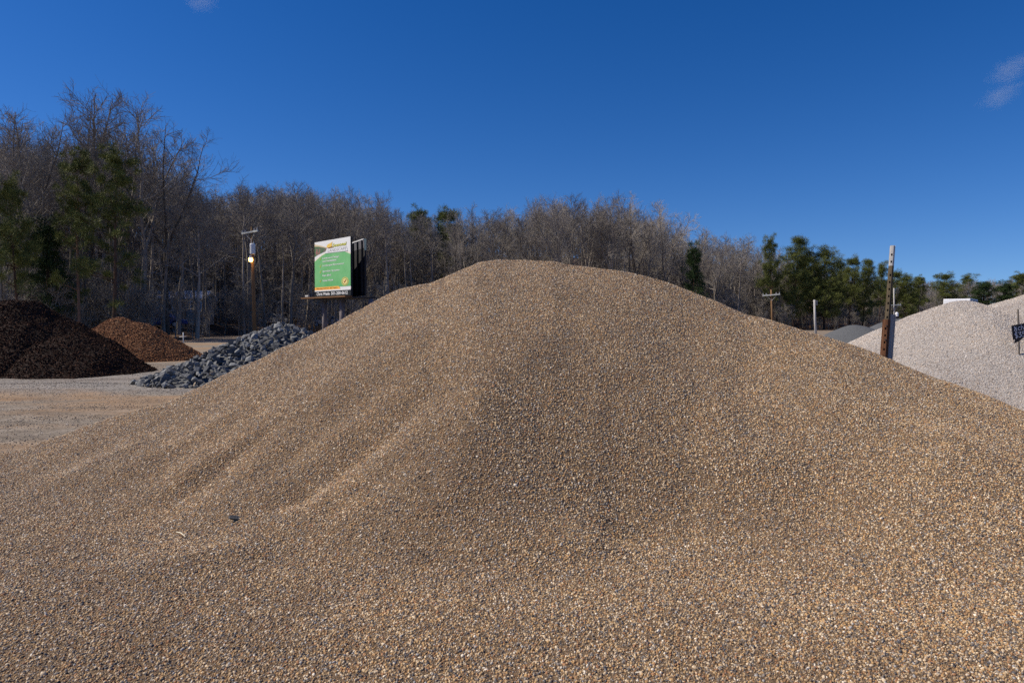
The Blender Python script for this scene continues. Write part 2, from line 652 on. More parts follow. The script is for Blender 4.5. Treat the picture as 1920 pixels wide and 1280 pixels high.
def pile_z(X, Y):
    z = pile_base(X, Y)
    ridge = sstep(0.25, 0.9, z)
    for pts, a, w in FOLDS:
        d, sg, al = seg_dist(X, Y, pts)
        z = z + a * (0.4 * np.exp(-d / (0.75 * w)) + 0.6 * np.exp(-(d / w) ** 2)) * sstep(0, 0.45, al) * np.clip((1 - al) * 4, 0.1, 1)
    z = z + 0.035 * fbm(X * 0.9, Y * 0.6, 3, 4) + 0.012 * fbm((X + 0.6 * Y) * 2.6, (Y - 0.6 * X) * 1.1, 13, 3)
    apron = 0.012 + 0.018 * fbm(X * 0.8, Y * 0.8, 4, 3)
    # the thin spread of pebbles round the foot ends raggedly towards the yard on the left and behind
    edge = np.minimum(np.minimum(X + 8.5, 13.5 - Y), 9.0 - X) + 0.5 * fbm(X * 0.5, Y * 0.5, 8, 3)
    leftcut = (X + 0.62 * Y) + 0.6                 # beyond this diagonal the yard shows
    far_left = np.where(Y > 7.9, X + 6.6 - 0.25 * (Y - 7.9) + 0.25 * fbm(X * 1.3, Y * 1.3, 7, 3), 9)
    edge = np.minimum(edge, far_left)
    apron = np.where(edge > 0, apron, -0.1)
    k = 0.03
    return np.log(np.exp(np.clip(z, -2, 4) / k) + np.exp(apron / k)) * k


M_PEBBLE_BASE = speckle_mat("packed pebbles", [(0.3, (0.05, 0.035, 0.022)), (0.5, (0.16, 0.105, 0.06)), (0.7, (0.30, 0.21, 0.13))], 60, 0.9, 0.8, 0.02)
PEB = [(0.0, (0.45, 0.318, 0.175)), (0.20, (0.49, 0.305, 0.135)), (0.31, (0.32, 0.185, 0.087)), (0.42, (0.66, 0.53, 0.36)),
       (0.52, (0.19, 0.143, 0.10)), (0.63, (0.27, 0.235, 0.20)), (0.745, (0.105, 0.10, 0.102)), (0.825, (0.37, 0.19, 0.092)),
       (0.88, (0.57, 0.44, 0.295)), (0.93, (0.80, 0.72, 0.59)), (0.95, (0.045, 0.04, 0.04)), (0.98, (0.38, 0.37, 0.36))]
M_PEBBLE = grain_mat("river pebbles", PEB, 0.62, 0.35, ((0.84, 0.82, 0.82), (1.12, 1.09, 1.04)))

pile = heap("gravel_pile", "large tan and brown river pebble pile filling the foreground", "gravel pile",
            lambda X, Y: pile_z(X, Y), (-10.5, 10.5, 1.0, 14.5), 0.07, M_PEBBLE_BASE, (0, 9.0, 0))
# pebbles lie on every face that a viewer in front of the pile could see
src = pile.data
bm = bmesh.new()
bm.from_mesh(src)
dead = []
for f in bm.faces:
    c = f.calc_center_median() + Vector((0, 9.0, 0))
    v = Vector((0, 0, CAM_H + 0.25)) - c
    pxc = 960 + F * c.x / max(c.y, 0.5)
    facing = f.normal.dot(v.normalized())
    ridge = float(np.interp(np.clip(pxc, -400, 2500), RD_X, RD_Y))
    if pxc < -220 or pxc > 2120 or c.y > ridge + 1.2 or facing < -0.15 or c.y < 2.3:
        dead.append(f)
bmesh.ops.delete(bm, geom=dead, context='FACES')
pm = bpy.data.meshes.new("pebble_ground")
bm.to_mesh(pm)
bm.free()
bm = bmesh.new()
bm.from_mesh(pm)
bmesh.ops.delete(bm, geom=[f for f in bm.faces if not (lambda c: abs(c.y + 9.0 - float(np.interp(np.clip(960 + F * c.x / (c.y + 9.0), -400, 2500), FT_X, FT_Y)) - 0.12 * math.sin(c.x * 2.1)) < 0.22)(f.calc_center_median())], context='FACES')
tm = bpy.data.meshes.new("toe_ground")
bm.to_mesh(tm)
bm.free()
scatter(pile, "toe_pebbles", tm, 420, (0.014, 0.029), ((0.8, 0.6, 0.45), (1.15, 0.95, 0.75)), M_PEBBLE, 95, 'ico')
scatter(pile, "coarse_pebbles", pm, 22, (0.02, 0.036), ((0.8, 0.6, 0.45), (1.2, 0.95, 0.7)), M_PEBBLE, 91, 'ico')
scatter(pile, "pebbles", pm, 11800, (0.006, 0.0228), ((0.75, 0.6, 0.45), (1.15, 0.95, 0.75)), M_PEBBLE, 3, 'ico')

# ================================================================== OTHER HEAPS
# ---- pale crushed stone, two overlapping heaps on the right
M_PALE_BASE = speckle_mat("packed pale stone", [(0.3, (0.22, 0.20, 0.185)), (0.6, (0.40, 0.37, 0.345))], 40, 0.95, 0.6, 0.02)
PALE = [(0.0, (0.44, 0.39, 0.345)), (0.25, (0.53, 0.475, 0.425)), (0.45, (0.37, 0.33, 0.30)), (0.6, (0.45, 0.375, 0.305)),
        (0.72, (0.55, 0.52, 0.49)), (0.82, (0.25, 0.235, 0.225)), (0.9, (0.37, 0.37, 0.37)), (0.96, (0.66, 0.63, 0.60))]
M_PALE = grain_mat("pale stone chips", PALE, 0.85, 0.2, ((0.82, 0.81, 0.82), (1.1, 1.08, 1.05)))


def pale_a(X, Y):
    c = at(1800, 571, 15.2)
    z = cone(X, Y, c.x, 15.2, c.z + 0.02, np.where(X > c.x, 3.0, 4.3), 4.6, 0.20)
    return z + 0.09 * fbm(X * 0.7, Y * 0.5, 31, 4)


def pale_b(X, Y):
    c = at(2005, 541, 15.6)
    z = cone(X, Y, c.x, 15.6, c.z, 4.9, 5.2, 0.40)
    return z + 0.09 * fbm(X * 0.7, Y * 0.5, 41, 4)


ca, cb = at(1800, 571, 15.2), at(2005, 541, 15.6)
pa = heap("gravel_pile", "pale crushed stone pile behind the rusty post, lower one with the white truck over it", "gravel pile",
          pale_a, (4.5, 15.5, 9.5, 20.5), 0.12, M_PALE_BASE, (ca.x, 15.2, 0), "pale crushed stone piles")
pb = heap("gravel_pile", "pale crushed stone pile at the right edge with the black price sign", "gravel pile",
          pale_b, (6.8, 18.5, 9.5, 21.5), 0.12, M_PALE_BASE, (cb.x, 15.6, 0), "pale crushed stone piles")


def visible_part(o, limit=0.05):
    """copy of a heap's mesh with the faces that look away from the yard's front removed"""
    bm = bmesh.new()
    bm.from_mesh(o.data)
    L = o.location
    eye = Vector((0, 0, CAM_H + 0.6))
    bad = []
    for f in bm.faces:
        c = f.calc_center_median() + L
        if f.normal.dot((eye - c).normalized()) < -limit or abs(c.x) > c.y * 0.95 + 1:
            bad.append(f)
    bmesh.ops.delete(bm, geom=bad, context='FACES')
    m = bpy.data.meshes.new(o.name + "_front")
    bm.to_mesh(m)
    bm.free()
    return m


scatter(pa, "stone_chips", visible_part(pa), 2600, (0.016, 0.042), ((0.7, 0.6, 0.5), (1.2, 1.0, 0.8)), M_PALE, 7, 'shard')
scatter(pb, "stone_chips", visible_part(pb), 2600, (0.016, 0.042), ((0.7, 0.6, 0.5), (1.2, 1.0, 0.8)), M_PALE, 8, 'shard')

# ---- dark grey screenings further back
M_SLATE = speckle_mat("dark screenings", [(0.3, (0.065, 0.068, 0.072)), (0.5, (0.10, 0.105, 0.11)), (0.7, (0.15, 0.155, 0.16))], 22, 0.95, 0.8, 0.04)
c1, c2 = at(1606, 609, 31), at(1690, 596, 34)
heap("gravel_pile", "dark grey screenings pile to the left of the rusty post", "gravel pile",
     lambda X, Y: cone(X, Y, c1.x, 31, c1.z, 2.9, 2.9, 0.3) + 0.04 * fbm(X, Y, 51, 3), (11, 20, 27, 36), 0.15, M_SLATE, (c1.x, 31, 0), "dark screenings piles")
heap("gravel_pile", "dark grey screenings pile behind the rusty post, rising behind the pale stone", "gravel pile",
     lambda X, Y: cone(X, Y, c2.x, 34, c2.z, 3.6, 3.6, 0.3) + 0.04 * fbm(X, Y, 52, 3), (14, 25, 29, 39), 0.15, M_SLATE, (c2.x, 34, 0), "dark screenings piles")

# ---- mulch heaps
M_DARK_MULCH = speckle_mat("dark mulch", [(0.3, (0.010, 0.006, 0.0045)), (0.55, (0.028, 0.014, 0.009)), (0.75, (0.06, 0.028, 0.017))], 9, 0.95, 1.0, 0.08)  # dark brown, with the shade on the near piles put into the colour
M_RED_MULCH = speckle_mat("red brown mulch", [(0.3, (0.05, 0.022, 0.011)), (0.5, (0.14, 0.062, 0.028)), (0.75, (0.23, 0.115, 0.056))], 9, 0.95, 1.0, 0.08)
DCH = [(0.0, (0.030, 0.012, 0.007)), (0.35, (0.045, 0.018, 0.010)), (0.6, (0.016, 0.008, 0.005)), (0.8, (0.065, 0.026, 0.014)), (0.96, (0.11, 0.05, 0.027))]  # chips carry the same shade in their dark brown
RCH = [(0.0, (0.27, 0.12, 0.052)), (0.3, (0.36, 0.165, 0.072)), (0.5, (0.14, 0.06, 0.028)), (0.7, (0.36, 0.19, 0.09)), (0.88, (0.07, 0.033, 0.017)), (0.96, (0.46, 0.29, 0.16))]
M_DCHIP, M_RCHIP = grain_mat("dark bark chips", DCH, 0.9, 0.15), grain_mat("red bark chips", RCH, 0.85, 0.2)
a, b_, c_ = at(40, 566, 23.5), at(140, 624, 22.4), at(227, 594, 29.8)
ma = heap("mulch_pile", "tallest dark brown mulch pile at the left edge of the yard", "mulch pile",
          lambda X, Y: cone(X, Y, a.x, 23.5, a.z, 4.0, 3.6, 0.25) + 0.24 * fbm(X * 0.7, Y * 0.7, 61, 4), (-23, -11, 18, 29), 0.14, M_DARK_MULCH, (a.x, 23.5, 0))
mb = heap("mulch_pile", "lower dark brown mulch pile in front of the red brown one", "mulch pile",
          lambda X, Y: cone(X, Y, b_.x, 22.3, b_.z, 2.35, 2.3, 0.22) + 0.12 * fbm(X * 0.8, Y * 0.8, 62, 4), (-19, -10, 18.5, 26), 0.12, M_DARK_MULCH, (b_.x, 22.3, 0))
mc = heap("mulch_pile", "sunlit red brown mulch pile with a shaded right flank", "mulch pile",
          lambda X, Y: softmax(cone(X, Y, c_.x, 29.8, c_.z - 0.03, 2.9, 2.3, 0.2), cone(X, Y, c_.x + 0.9, 29.7, c_.z - 0.25, 2.7, 2.2, 0.1), 0.08) + 0.07 * fbm(X * 0.9, Y * 0.9, 63, 4),
          (-22, -12, 25.5, 34), 0.12, M_RED_MULCH, (c_.x, 29.8, 0))
scatter(ma, "bark_chips", visible_part(ma), 900, (0.03, 0.10), ((0.5, 0.2, 0.12), (1.3, 0.5, 0.3)), M_DCHIP, 12, 'cube')
scatter(mb, "bark_chips", visible_part(mb), 900, (0.03, 0.10), ((0.5, 0.2, 0.12), (1.3, 0.5, 0.3)), M_DCHIP, 13, 'cube')
scatter(mc, "bark_chips", visible_part(mc), 900, (0.03, 0.10), ((0.5, 0.2, 0.12), (1.3, 0.5, 0.3)), M_RCHIP, 14, 'cube')

# ---- heap of blue grey quarry rock, every rock a piece of its own
rng = random.Random(5)
ROCK_COLS = [speckle_mat("blue grey rock", [(0.3, (0.112, 0.114, 0.116)), (0.7, (0.215, 0.217, 0.215))], 7, 0.9, 0.7, 0.03),
             speckle_mat("mid grey rock", [(0.3, (0.145, 0.152, 0.154)), (0.7, (0.29, 0.293, 0.288))], 6, 0.9, 0.7, 0.03),
             speckle_mat("dark slate rock", [(0.3, (0.062, 0.066, 0.072)), (0.7, (0.13, 0.136, 0.142))], 7, 0.9, 0.7, 0.03),
             speckle_mat("tan rock", [(0.3, (0.26, 0.20, 0.14)), (0.7, (0.46, 0.38, 0.29))], 6, 0.9, 0.7, 0.03)]


def rock_mesh(i, mat):
    bm = bmesh.new()
    r = random.Random(100 + i)
    for k in range(10):
        v = Vector((r.gauss(0, 1), r.gauss(0, 1), r.gauss(0, 1))).normalized()
        v = Vector((v.x * 0.6, v.y * 0.5, v.z * 0.44)) * r.uniform(0.75, 1.2)
        bm.verts.new(v)
    res = bmesh.ops.convex_hull(bm, input=bm.verts)
    bmesh.ops.delete(bm, geom=[v for v in bm.verts if not v.link_faces], context='VERTS')
    me = bpy.data.meshes.new("rock")
    bm.to_mesh(me)
    bm.free()
    me.materials.append(mat)
    return me


ROCKS = [rock_mesh(i, ROCK_COLS[[0, 1, 2, 0, 1, 2, 0, 1, 0, 2, 1, 3][i]]) for i in range(12)]
rp = at(525, 603, 20.4)


def rock_z(X, Y):
    z1 = cone(X, Y, rp.x, 20.4, rp.z - 0.08, 3.25, 3.2, 0.14)
    z2 = cone(X, Y, rp.x - 1.2, 19.1, 0.8, 2.1, 1.9, 0.2)
    return softmax(z1, z2, 0.1) + 0.05 * fbm(X * 1.2, Y * 1.2, 71, 3)


pile_r = empty("rock_pile", (rp.x, 20.4, 0))
tag(pile_r, "heap of angular blue grey quarry rocks beside the tan pebble slope", "rock pile")
xs_ = np.arange(rp.x - 5.5, rp.x + 5, 0.15)
ys_ = np.arange(15.5, 25, 0.15)
Xr, Yr = np.meshgrid(xs_, ys_, indexing='ij')
Zr = rock_z(Xr, Yr) - 0.10
mcore = grid_mesh("rubble_core", xs_, ys_, Zr, Zr > -0.05, (rp.x, 20.4, 0))
mcore.materials.append(ROCK_COLS[2])
core = link(bpy.data.objects.new("rubble_core", mcore), pile_r)
spots = []
tries = 0
while tries < 9000 and len(spots) < 1400:
    tries += 1
    x, y = rng.uniform(rp.x - 4.6, rp.x + 3.6), rng.uniform(16.6, 21.6)
    z = float(rock_z(np.float64(x), np.float64(y)))
    if z < -0.04:
        continue
    s = rng.choice([0.12, 0.15, 0.18, 0.22, 0.28]) * rng.uniform(0.85, 1.15)
    if any((x - q[0]) ** 2 + (y - q[1]) ** 2 + (z - q[2]) ** 2 < (0.40 * (s + q[3])) ** 2 for q in spots):
        continue
    spots.append((x, y, max(z, s * 0.1), s))
# a few strays at the toe
for k in range(14):
    spots.append((rp.x - 2.35 + rng.uniform(-0.4, 1.4), 17.9 + rng.uniform(-0.5, 0.6), 0.05, rng.uniform(0.12, 0.25)))


def rock_score(q):
    px = 960 + F * q[0] / q[1]
    sy = 600 - F * (q[2] - CAM_H) / q[1]
    hid = sy > float(np.interp(px, sil_x, sil_y)) + 4 if px > 0 else True
    back = q[1] > 20.6
    return q[3] / q[1] * (0.05 if hid else 1) * (0.2 if back else 1)


spots.sort(key=rock_score, reverse=True)
rest = MB()
for i, (x, y, z, s) in enumerate(spots):
    me = ROCKS[rng.randrange(11) if rng.random() < 0.985 else 11]
    rot = Matrix.Rotation(rng.uniform(0, 6.28), 3, 'Z') @ Matrix.Rotation(rng.uniform(-0.8, 0.8), 3, 'X') @ Matrix.Rotation(rng.uniform(-0.8, 0.8), 3, 'Y')
    p = Vector((x - rp.x, y - 20.4, z + s * 0.02))
    if i < 300:
        o = bpy.data.objects.new("rock", me)
        o.location = p
        o.rotation_euler = rot.to_euler()
        o.scale = (s, s, s * rng.uniform(0.8, 1.15))
        link(o, pile_r)
    else:
        rest.add([rot @ (v.co * s) + p for v in me.vertices], [list(f.vertices) for f in me.polygons])
ro = rest.build("loose_rocks", ROCK_COLS[0], pile_r)
ro["kind"] = "stuff"

# ================================================================== STREET FURNITURE AND BUILT THINGS
M_WOODPOLE = speckle_mat("weathered brown pole", [(0.3, (0.13, 0.075, 0.035)), (0.7, (0.27, 0.165, 0.085))], 3, 0.9, 0.3, 0.01, (6, 6, 0.6))
M_GREYPOLE = speckle_mat("pale grey pole", [(0.3, (0.34, 0.33, 0.32)), (0.7, (0.50, 0.49, 0.47))], 3, 0.85, 0.2, 0.01, (5, 5, 0.6))
M_ARM = speckle_mat("bleached crossarm timber", [(0.3, (0.36, 0.38, 0.37)), (0.7, (0.56, 0.58, 0.56))], 4, 0.9, 0.2, 0.01)
M_CAN = plain("transformer paint", (0.62, 0.64, 0.66), 0.4)
M_PORC = plain("grey porcelain", (0.35, 0.36, 0.38), 0.3)
M_DARKMET = plain("dark steel", (0.045, 0.045, 0.05), 0.6, 0.3)
m_l, nt_l, b_l = new_mat("lit sodium lamp")
b_l.inputs["Base Color"].default_value = (0.9, 0.6, 0.2, 1)
b_l.inputs["Emission Color"].default_value = (1.0, 0.50, 0.10, 1)
b_l.inputs["Emission Strength"].default_value = 9.0
M_LAMP = m_l


def utility_pole(label, foot, top, arm_z, arm_len, arm_rz, arm_tilt, rad, mat, can=None, lamp=None, arm_mat=None, group=None):
    """foot: world position on the ground; top: world position of the pole's head"""
    root = tag(empty("utility_pole", foot), label, "utility pole", group)
    t = Vector(top) - Vector(foot)
    MB().tube([(0, 0, -0.3), t * 0.5, t], [rad, rad * 0.86, rad * 0.7], 10).build("pole", mat, root, smooth=True)
    ax = t * (arm_z / t.z)
    if arm_len:
        rot = Matrix.Rotation(arm_rz, 3, 'Z') @ Matrix.Rotation(arm_tilt, 3, 'Y')
        MB().box(ax + rot @ Vector((0, -rad - 0.06, 0)), (arm_len, 0.12, 0.14), rot).build("crossarm", arm_mat or M_ARM, root)
        for k in (-0.46, -0.28, 0.28, 0.46):
            p = ax + rot @ Vector((k * arm_len, -rad - 0.06, 0.07))
            MB().tube([p, p + Vector((0, 0, 0.09)), p + Vector((0, 0, 0.13)), p + Vector((0, 0, 0.2))], [0.03, 0.06, 0.035, 0.05], 8).build("insulator", M_PORC, root)
        for k in (-1, 1):
            MB().tube([ax + rot @ Vector((k * arm_len * 0.3, -rad - 0.05, -0.05)), t * ((arm_z - 0.7) / t.z) + Vector((0, -rad * 0.9, 0))], 0.025, 5).build("brace", M_GREYPOLE, root)
    if can is not None:
        cz, side = can
        c = t * (cz / t.z) + Vector((side, -rad - 0.1, 0))
        cn = MB().tube([c + Vector((0, 0, z)) for z in (-0.46, -0.42, 0.36, 0.42, 0.46)], [0.2, 0.23, 0.23, 0.2, 0.08], 14).build("transformer", M_CAN, root, smooth=False)
        for k in (-0.1, 0.1):
            MB().tube([c + Vector((k, 0, 0.42)), c + Vector((k, 0, 0.52)), c + Vector((k, 0, 0.66))], [0.05, 0.035, 0.02], 7).build("bushing", M_PORC, cn)
    if lamp is not None:
        c = t * (lamp / t.z) + Vector((0.02, -rad - 0.32, 0))
        lr = MB().tube([t * (lamp / t.z) + Vector((0, 0, 0.3)), c + Vector((0, 0, 0.34)), c + Vector((0, 0, 0.2))], 0.035, 6).build("lamp_arm", M_DARKMET, root)
        MB().tube([c + Vector((0, 0, z)) for z in (0.34, 0.28, 0.16)], [0.06, 0.12, 0.14], 12).build("lamp_housing", M_CAN, lr)
        MB().tube([c + Vector((0, 0, z)) for z in (0.158, 0.10, -0.06, -0.16, -0.19)], [0.12, 0.17, 0.18, 0.12, 0.03], 14).build("lamp_globe", M_LAMP, lr, smooth=True)
    return root


Yp = 58.0
f0 = at(478, 640, Yp)
f0.z = 0
tp = at(472, 424, Yp)
utility_pole("brown pole with white transformer and lit orange lamp behind the rock heap", f0, tp, at(470, 436, Yp).z, 1.95, R(-28), R(-4), 0.17, M_WOODPOLE,
             can=(at(476, 467, Yp).z, 0.12), lamp=at(474, 488, Yp).z)
Yp = 86.0
utility_pole("brown pole with pale crossarm rising over the right slope of the pebble pile", Vector((X_at(1449, Yp), Yp, 0)), at(1446, 543, Yp), at(1446, 553, Yp).z, 2.1, R(-25), R(-4), 0.15,
             M_WOODPOLE)
Yp = 62.0
f3 = Vector((X_at(1530.5, Yp), Yp, 0))
p3 = tag(empty("utility_pole", f3), "plain pale grey service pole without crossarm", "utility pole")
t3 = at(1527, 562, Yp) - f3
MB().tube([(0, 0, -0.3), t3 * 0.5 + Vector((-0.03, 0, 0)), t3], [0.11, 0.10, 0.09], 10).build("pole", M_GREYPOLE, p3, smooth=True)
MB().box(t3 + Vector((0.17, -0.05, -0.1)), (0.22, 0.05, 0.05)).build("bracket", M_GREYPOLE, p3)
MB().tube([t3 + Vector((0.2, -0.05, -0.13)), t3 + Vector((0.22, -0.05, -0.5))], 0.035, 6).build("conduit", M_GREYPOLE, p3)
Yp = 112.0
utility_pole("thin far pole with crossarm just right of the rusty post", Vector((X_at(1677, Yp), Yp, 0)), at(1676, 540, Yp), at(1676, 572, Yp).z, 2.0, R(-10), R(-1), 0.13, M_GREYPOLE,
             arm_mat=M_ARM)
# white capped marker beside it
Yp = 100.0
mk = tag(empty("marker_post", Vector((X_at(1681, Yp), Yp, 0))), "white capped dark marker standing by the far thin pole", "marker post")
zt = at(1681, 585, Yp).z
MB().box((0, 0, zt / 2 - 0.3), (0.28, 0.2, zt - 0.5)).build("post", M_DARKMET, mk)
MB().tube([(0, 0, zt - 0.62), (0, 0, zt - 0.2), (0, 0, zt)], [0.22, 0.24, 0.1], 10).build("cap", plain("white cap", (0.75, 0.77, 0.8)), mk)

# ---- rusty perforated channel post on the right flank of the pile
M_RUST = speckle_mat("rusted channel", [(0.3, (0.085, 0.036, 0.019)), (0.5, (0.15, 0.066, 0.032)), (0.7, (0.21, 0.105, 0.055))], 9, 0.9, 0.3, 0.004, (3, 3, 1))
M_OLIVE = speckle_mat("weathered olive channel", [(0.3, (0.095, 0.075, 0.045)), (0.7, (0.18, 0.14, 0.085))], 9, 0.85, 0.3, 0.004, (3, 3, 1))
M_GALV = speckle_mat("bare galvanised channel", [(0.3, (0.46, 0.44, 0.41)), (0.7, (0.66, 0.64, 0.60))], 9, 0.5, 0.2, 0.003, (3, 3, 1), 0.2)
M_BLUEGREY = speckle_mat("dull blue grey channel", [(0.3, (0.30, 0.29, 0.27)), (0.7, (0.40, 0.39, 0.37))], 6, 0.6, 0.2, 0.003, (3, 3, 1), 0.2)
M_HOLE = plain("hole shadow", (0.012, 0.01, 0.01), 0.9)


def channel(z0, z1, w, dep, fl, th, holes):
    """U channel: web at the front (towards -y) with flanges swept back; holes are real gaps in the web"""
    mbx = MB()
    hw = w / 2
    # web as strips round the square holes
    zs = [z0]
    for h in holes:
        zs += [h - 0.014, h + 0.014]
    zs.append(z1)
    ww = w * 0.46
    for i in range(len(zs) - 1):
        za, zb = zs[i], zs[i + 1]
        if zb <= za:
            continue
        if i % 2 == 0:
            mbx.box((0, 0, (za + zb) / 2), (ww, th, zb - za))
        else:
            g = 0.009
            for sx in (-1, 1):
                mbx.box((sx * (ww / 2 + g) / 2, 0, (za + zb) / 2), (ww / 2 - g, th, zb - za))
    for sx in (-1, 1):
        # slanted side and outer lip
        a0, a1 = Vector((sx * ww / 2, -th / 2, 0)), Vector((sx * (hw - fl), dep, 0))
        b0, b1 = Vector((sx * ww / 2, th / 2, 0)), Vector((sx * (hw - fl), dep + th, 0))
        v = [p + Vector((0, 0, z)) for z in (z0, z1) for p in (a0, a1, b1, b0)]
        mbx.add(v, [(0, 1, 2, 3), (4, 7, 6, 5), (0, 4, 5, 1), (1, 5, 6, 2), (2, 6, 7, 3), (3, 7, 4, 0)])
        mbx.box((sx * (hw - fl / 2), dep + th / 2, (z0 + z1) / 2), (fl, th, z1 - z0))
    return mbx


Yp = 8.75
pb_, pt_ = at(1655, 670, Yp), at(1673.5, 460, Yp)
pz0 = float(pile_z(np.array([[pb_.x]]), np.array([[Yp]]))[0, 0])
base = Vector((pb_.x, Yp, min(pz0, pb_.z) - 0.25))
post = tag(empty("channel_post", base), "leaning rusty perforated steel post with a bare silver top", "post")
ax = (pt_ - base)
Lp = ax.length
post.rotation_euler = ax.to_track_quat('Z', 'Y').to_euler()
q0 = Vector((0, 0, 1)).rotation_difference(ax.normalized())
post.rotation_mode = 'QUATERNION'
post.rotation_quaternion = q0 @ Matrix.Rotation(R(-33), 4, 'Z').to_quaternion()
hz = lambda a, b: [a + 0.09 * i for i in range(int((b - a) / 0.09) + 1)]
up = (pt_.z - at(1664, 600, Yp).z)
zA = Lp - (at(1673, 460, Yp).z - at(1670, 498, Yp).z)       # silver starts here
zB = Lp - (at(1673, 460, Yp).z - at(1662, 602, Yp).z)       # wider base section ends here
channel(zA, Lp, 0.062, 0.028, 0.010, 0.004, hz(zA + 0.05, Lp - 0.03)).build("silver_section", M_GALV, post)
channel(zB - 0.05, zA, 0.062, 0.028, 0.010, 0.004, hz(zB + 0.05, zA - 0.04)).build("upper_section", M_OLIVE, post)
lo = channel(0, zB + 0.02, 0.088, 0.036, 0.014, 0.005, hz(0.1, zB - 0.03)).build("lower_section", M_RUST, post)
lo.location = (-0.008, -0.012, 0)
rear = channel(0, zB + 0.09, 0.085, 0.034, 0.016, 0.005, []).build("rear_section", M_BLUEGREY, post)
rear.location = (0.048, 0.05, 0)
MB().box((0, 0.012, (zB + Lp) / 2), (0.034, 0.006, Lp - zB - 0.02)).build("hole_shade_strip", M_HOLE, post)  # near-black strips behind the web paint the shade inside the holes
MB().box((-0.008, 0.004, zB / 2), (0.046, 0.006, zB)).build("hole_shade_strip", M_HOLE, post)
for z in (zB - 0.06, zB - 0.24):
    MB().tube([(0, -0.03, z), (0, -0.014, z)], 0.009, 6).build("bolt", M_DARKMET, post)

# ---- black chalked price board standing in the pale stone
Yp = 12.6
sg0 = at(1913, 655, Yp)
sign = tag(empty("price_sign", (sg0.x, Yp, sg0.z - 0.25)), "black hand lettered price board on a stake in the pale stone", "sign")
M_STAKE = speckle_mat("grey stake", [(0.3, (0.10, 0.085, 0.07)), (0.7, (0.21, 0.18, 0.15))], 9, 0.9, 0.2, 0.003, (6, 6, 1))
M_BOARD = plain("black board", (0.016, 0.014, 0.018), 0.6)
M_CHALK = plain("white paint marker", (0.72, 0.74, 0.78), 0.8)
st_top = at(1911, 580, Yp) - Vector(sign.location)
MB().tube([(0.01, 0.03, 0), st_top + Vector((0, 0.03, 0))], 0.016, 6).build("stake", M_STAKE, sign)
c0 = at(1896, 610.5, Yp) - Vector(sign.location)
c1_ = at(1899, 637, Yp) - Vector(sign.location)
up_ = (c0 - c1_)
hb = up_.length
up_.normalize()
rt = (at(1920, 603, Yp) - at(1896, 610.5, Yp)).normalized()
rt = (rt - up_ * rt.dot(up_) * 0.6).normalized()
nn = rt.cross(up_).normalized()
if nn.y > 0:
    nn = -nn
wb = 0.46
B0 = c1_


def sb(u, v, off=0.0):
    return B0 + rt * (u * wb) + up_ * (v * hb) + nn * off


v8 = [sb(0, 0, 0.012), sb(1, 0, 0.012), sb(1, 1, 0.012), sb(0, 1, 0.012), sb(0, 0, 0), sb(1, 0, 0), sb(1, 1, 0), sb(0, 1, 0)]
board = mesh_obj("board", v8, [(0, 1, 2, 3), (7, 6, 5, 4), (0, 4, 5, 1), (1, 5, 6, 2), (2, 6, 7, 3), (3, 7, 4, 0)], M_BOARD, sign)


def strokes(name, lines, w, mat, parent, fn, off):
    """hand lettering: flat ribbons following polylines in board coordinates"""
    V, Fc = [], []
    for ln in lines:
        for (x0, y0), (x1, y1) in zip(ln[:-1], ln[1:]):
            d = Vector((x1 - x0, y1 - y0, 0))
            if d.length < 1e-6:
                continue
            d.normalize()
            n_ = Vector((-d.y, d.x, 0)) * w / 2
            e = d * w * 0.4
            q = [(x0 - e.x + n_.x, y0 - e.y + n_.y), (x0 - e.x - n_.x, y0 - e.y - n_.y), (x1 + e.x - n_.x, y1 + e.y - n_.y), (x1 + e.x + n_.x, y1 + e.y + n_.y)]
            b0 = len(V)
            V += [fn(a_ / wb, b__ / hb, off) for a_, b__ in q]
            off += 0.00004
            Fc.append((b0, b0 + 1, b0 + 2, b0 + 3))
    return mesh_obj(name, V, Fc, mat, parent)


def arc(cx, cy, rx, ry, a0, a1, n=9):
    return [(cx + rx * math.cos(R(a0 + (a1 - a0) * i / n)), cy + ry * math.sin(R(a0 + (a1 - a0) * i / n))) for i in range(n + 1)]


h = hb
top_line = [  # the fraction, then c h i p
    [(0.042, h * .86), (0.05, h * .90), (0.05, h * .72)], [(0.035, h * .60), (0.078, h * .86)], arc(0.072, h * .70, 0.012, h * .045, 150, -30) + [(0.058, h * .55), (0.088, h * .55)],
    arc(0.135, h * .70, 0.024, h * .11, 50, 310), [(0.172, h * .92), (0.172, h * .59)], [(0.172, h * .70)] + arc(0.19, h * .72, 0.016, h * .07, 150, 0) + [(0.207, h * .59)],
    [(0.232, h * .79), (0.232, h * .59)], [(0.231, h * .87), (0.234, h * .89)], [(0.258, h * .80), (0.258, h * .48)], arc(0.275, h * .70, 0.02, h * .10, 130, -150)]
low_line = [  # $35
    arc(0.065, h * .36, 0.024, h * .085, 40, 270) + arc(0.065, h * .19, 0.026, h * .085, 90, -130), [(0.063, h * .50), (0.063, h * .05)],
    [(0.108, h * .44), (0.158, h * .45), (0.128, h * .30)] + arc(0.128, h * .20, 0.028, h * .10, 80, -130),
    [(0.225, h * .45), (0.185, h * .44), (0.183, h * .30)] + arc(0.198, h * .20, 0.026, h * .11, 110, -140)]
strokes("lettering", top_line, 0.0095, M_CHALK, board, sb, 0.014)
strokes("lettering", low_line, 0.011, M_CHALK, board, sb, 0.014)
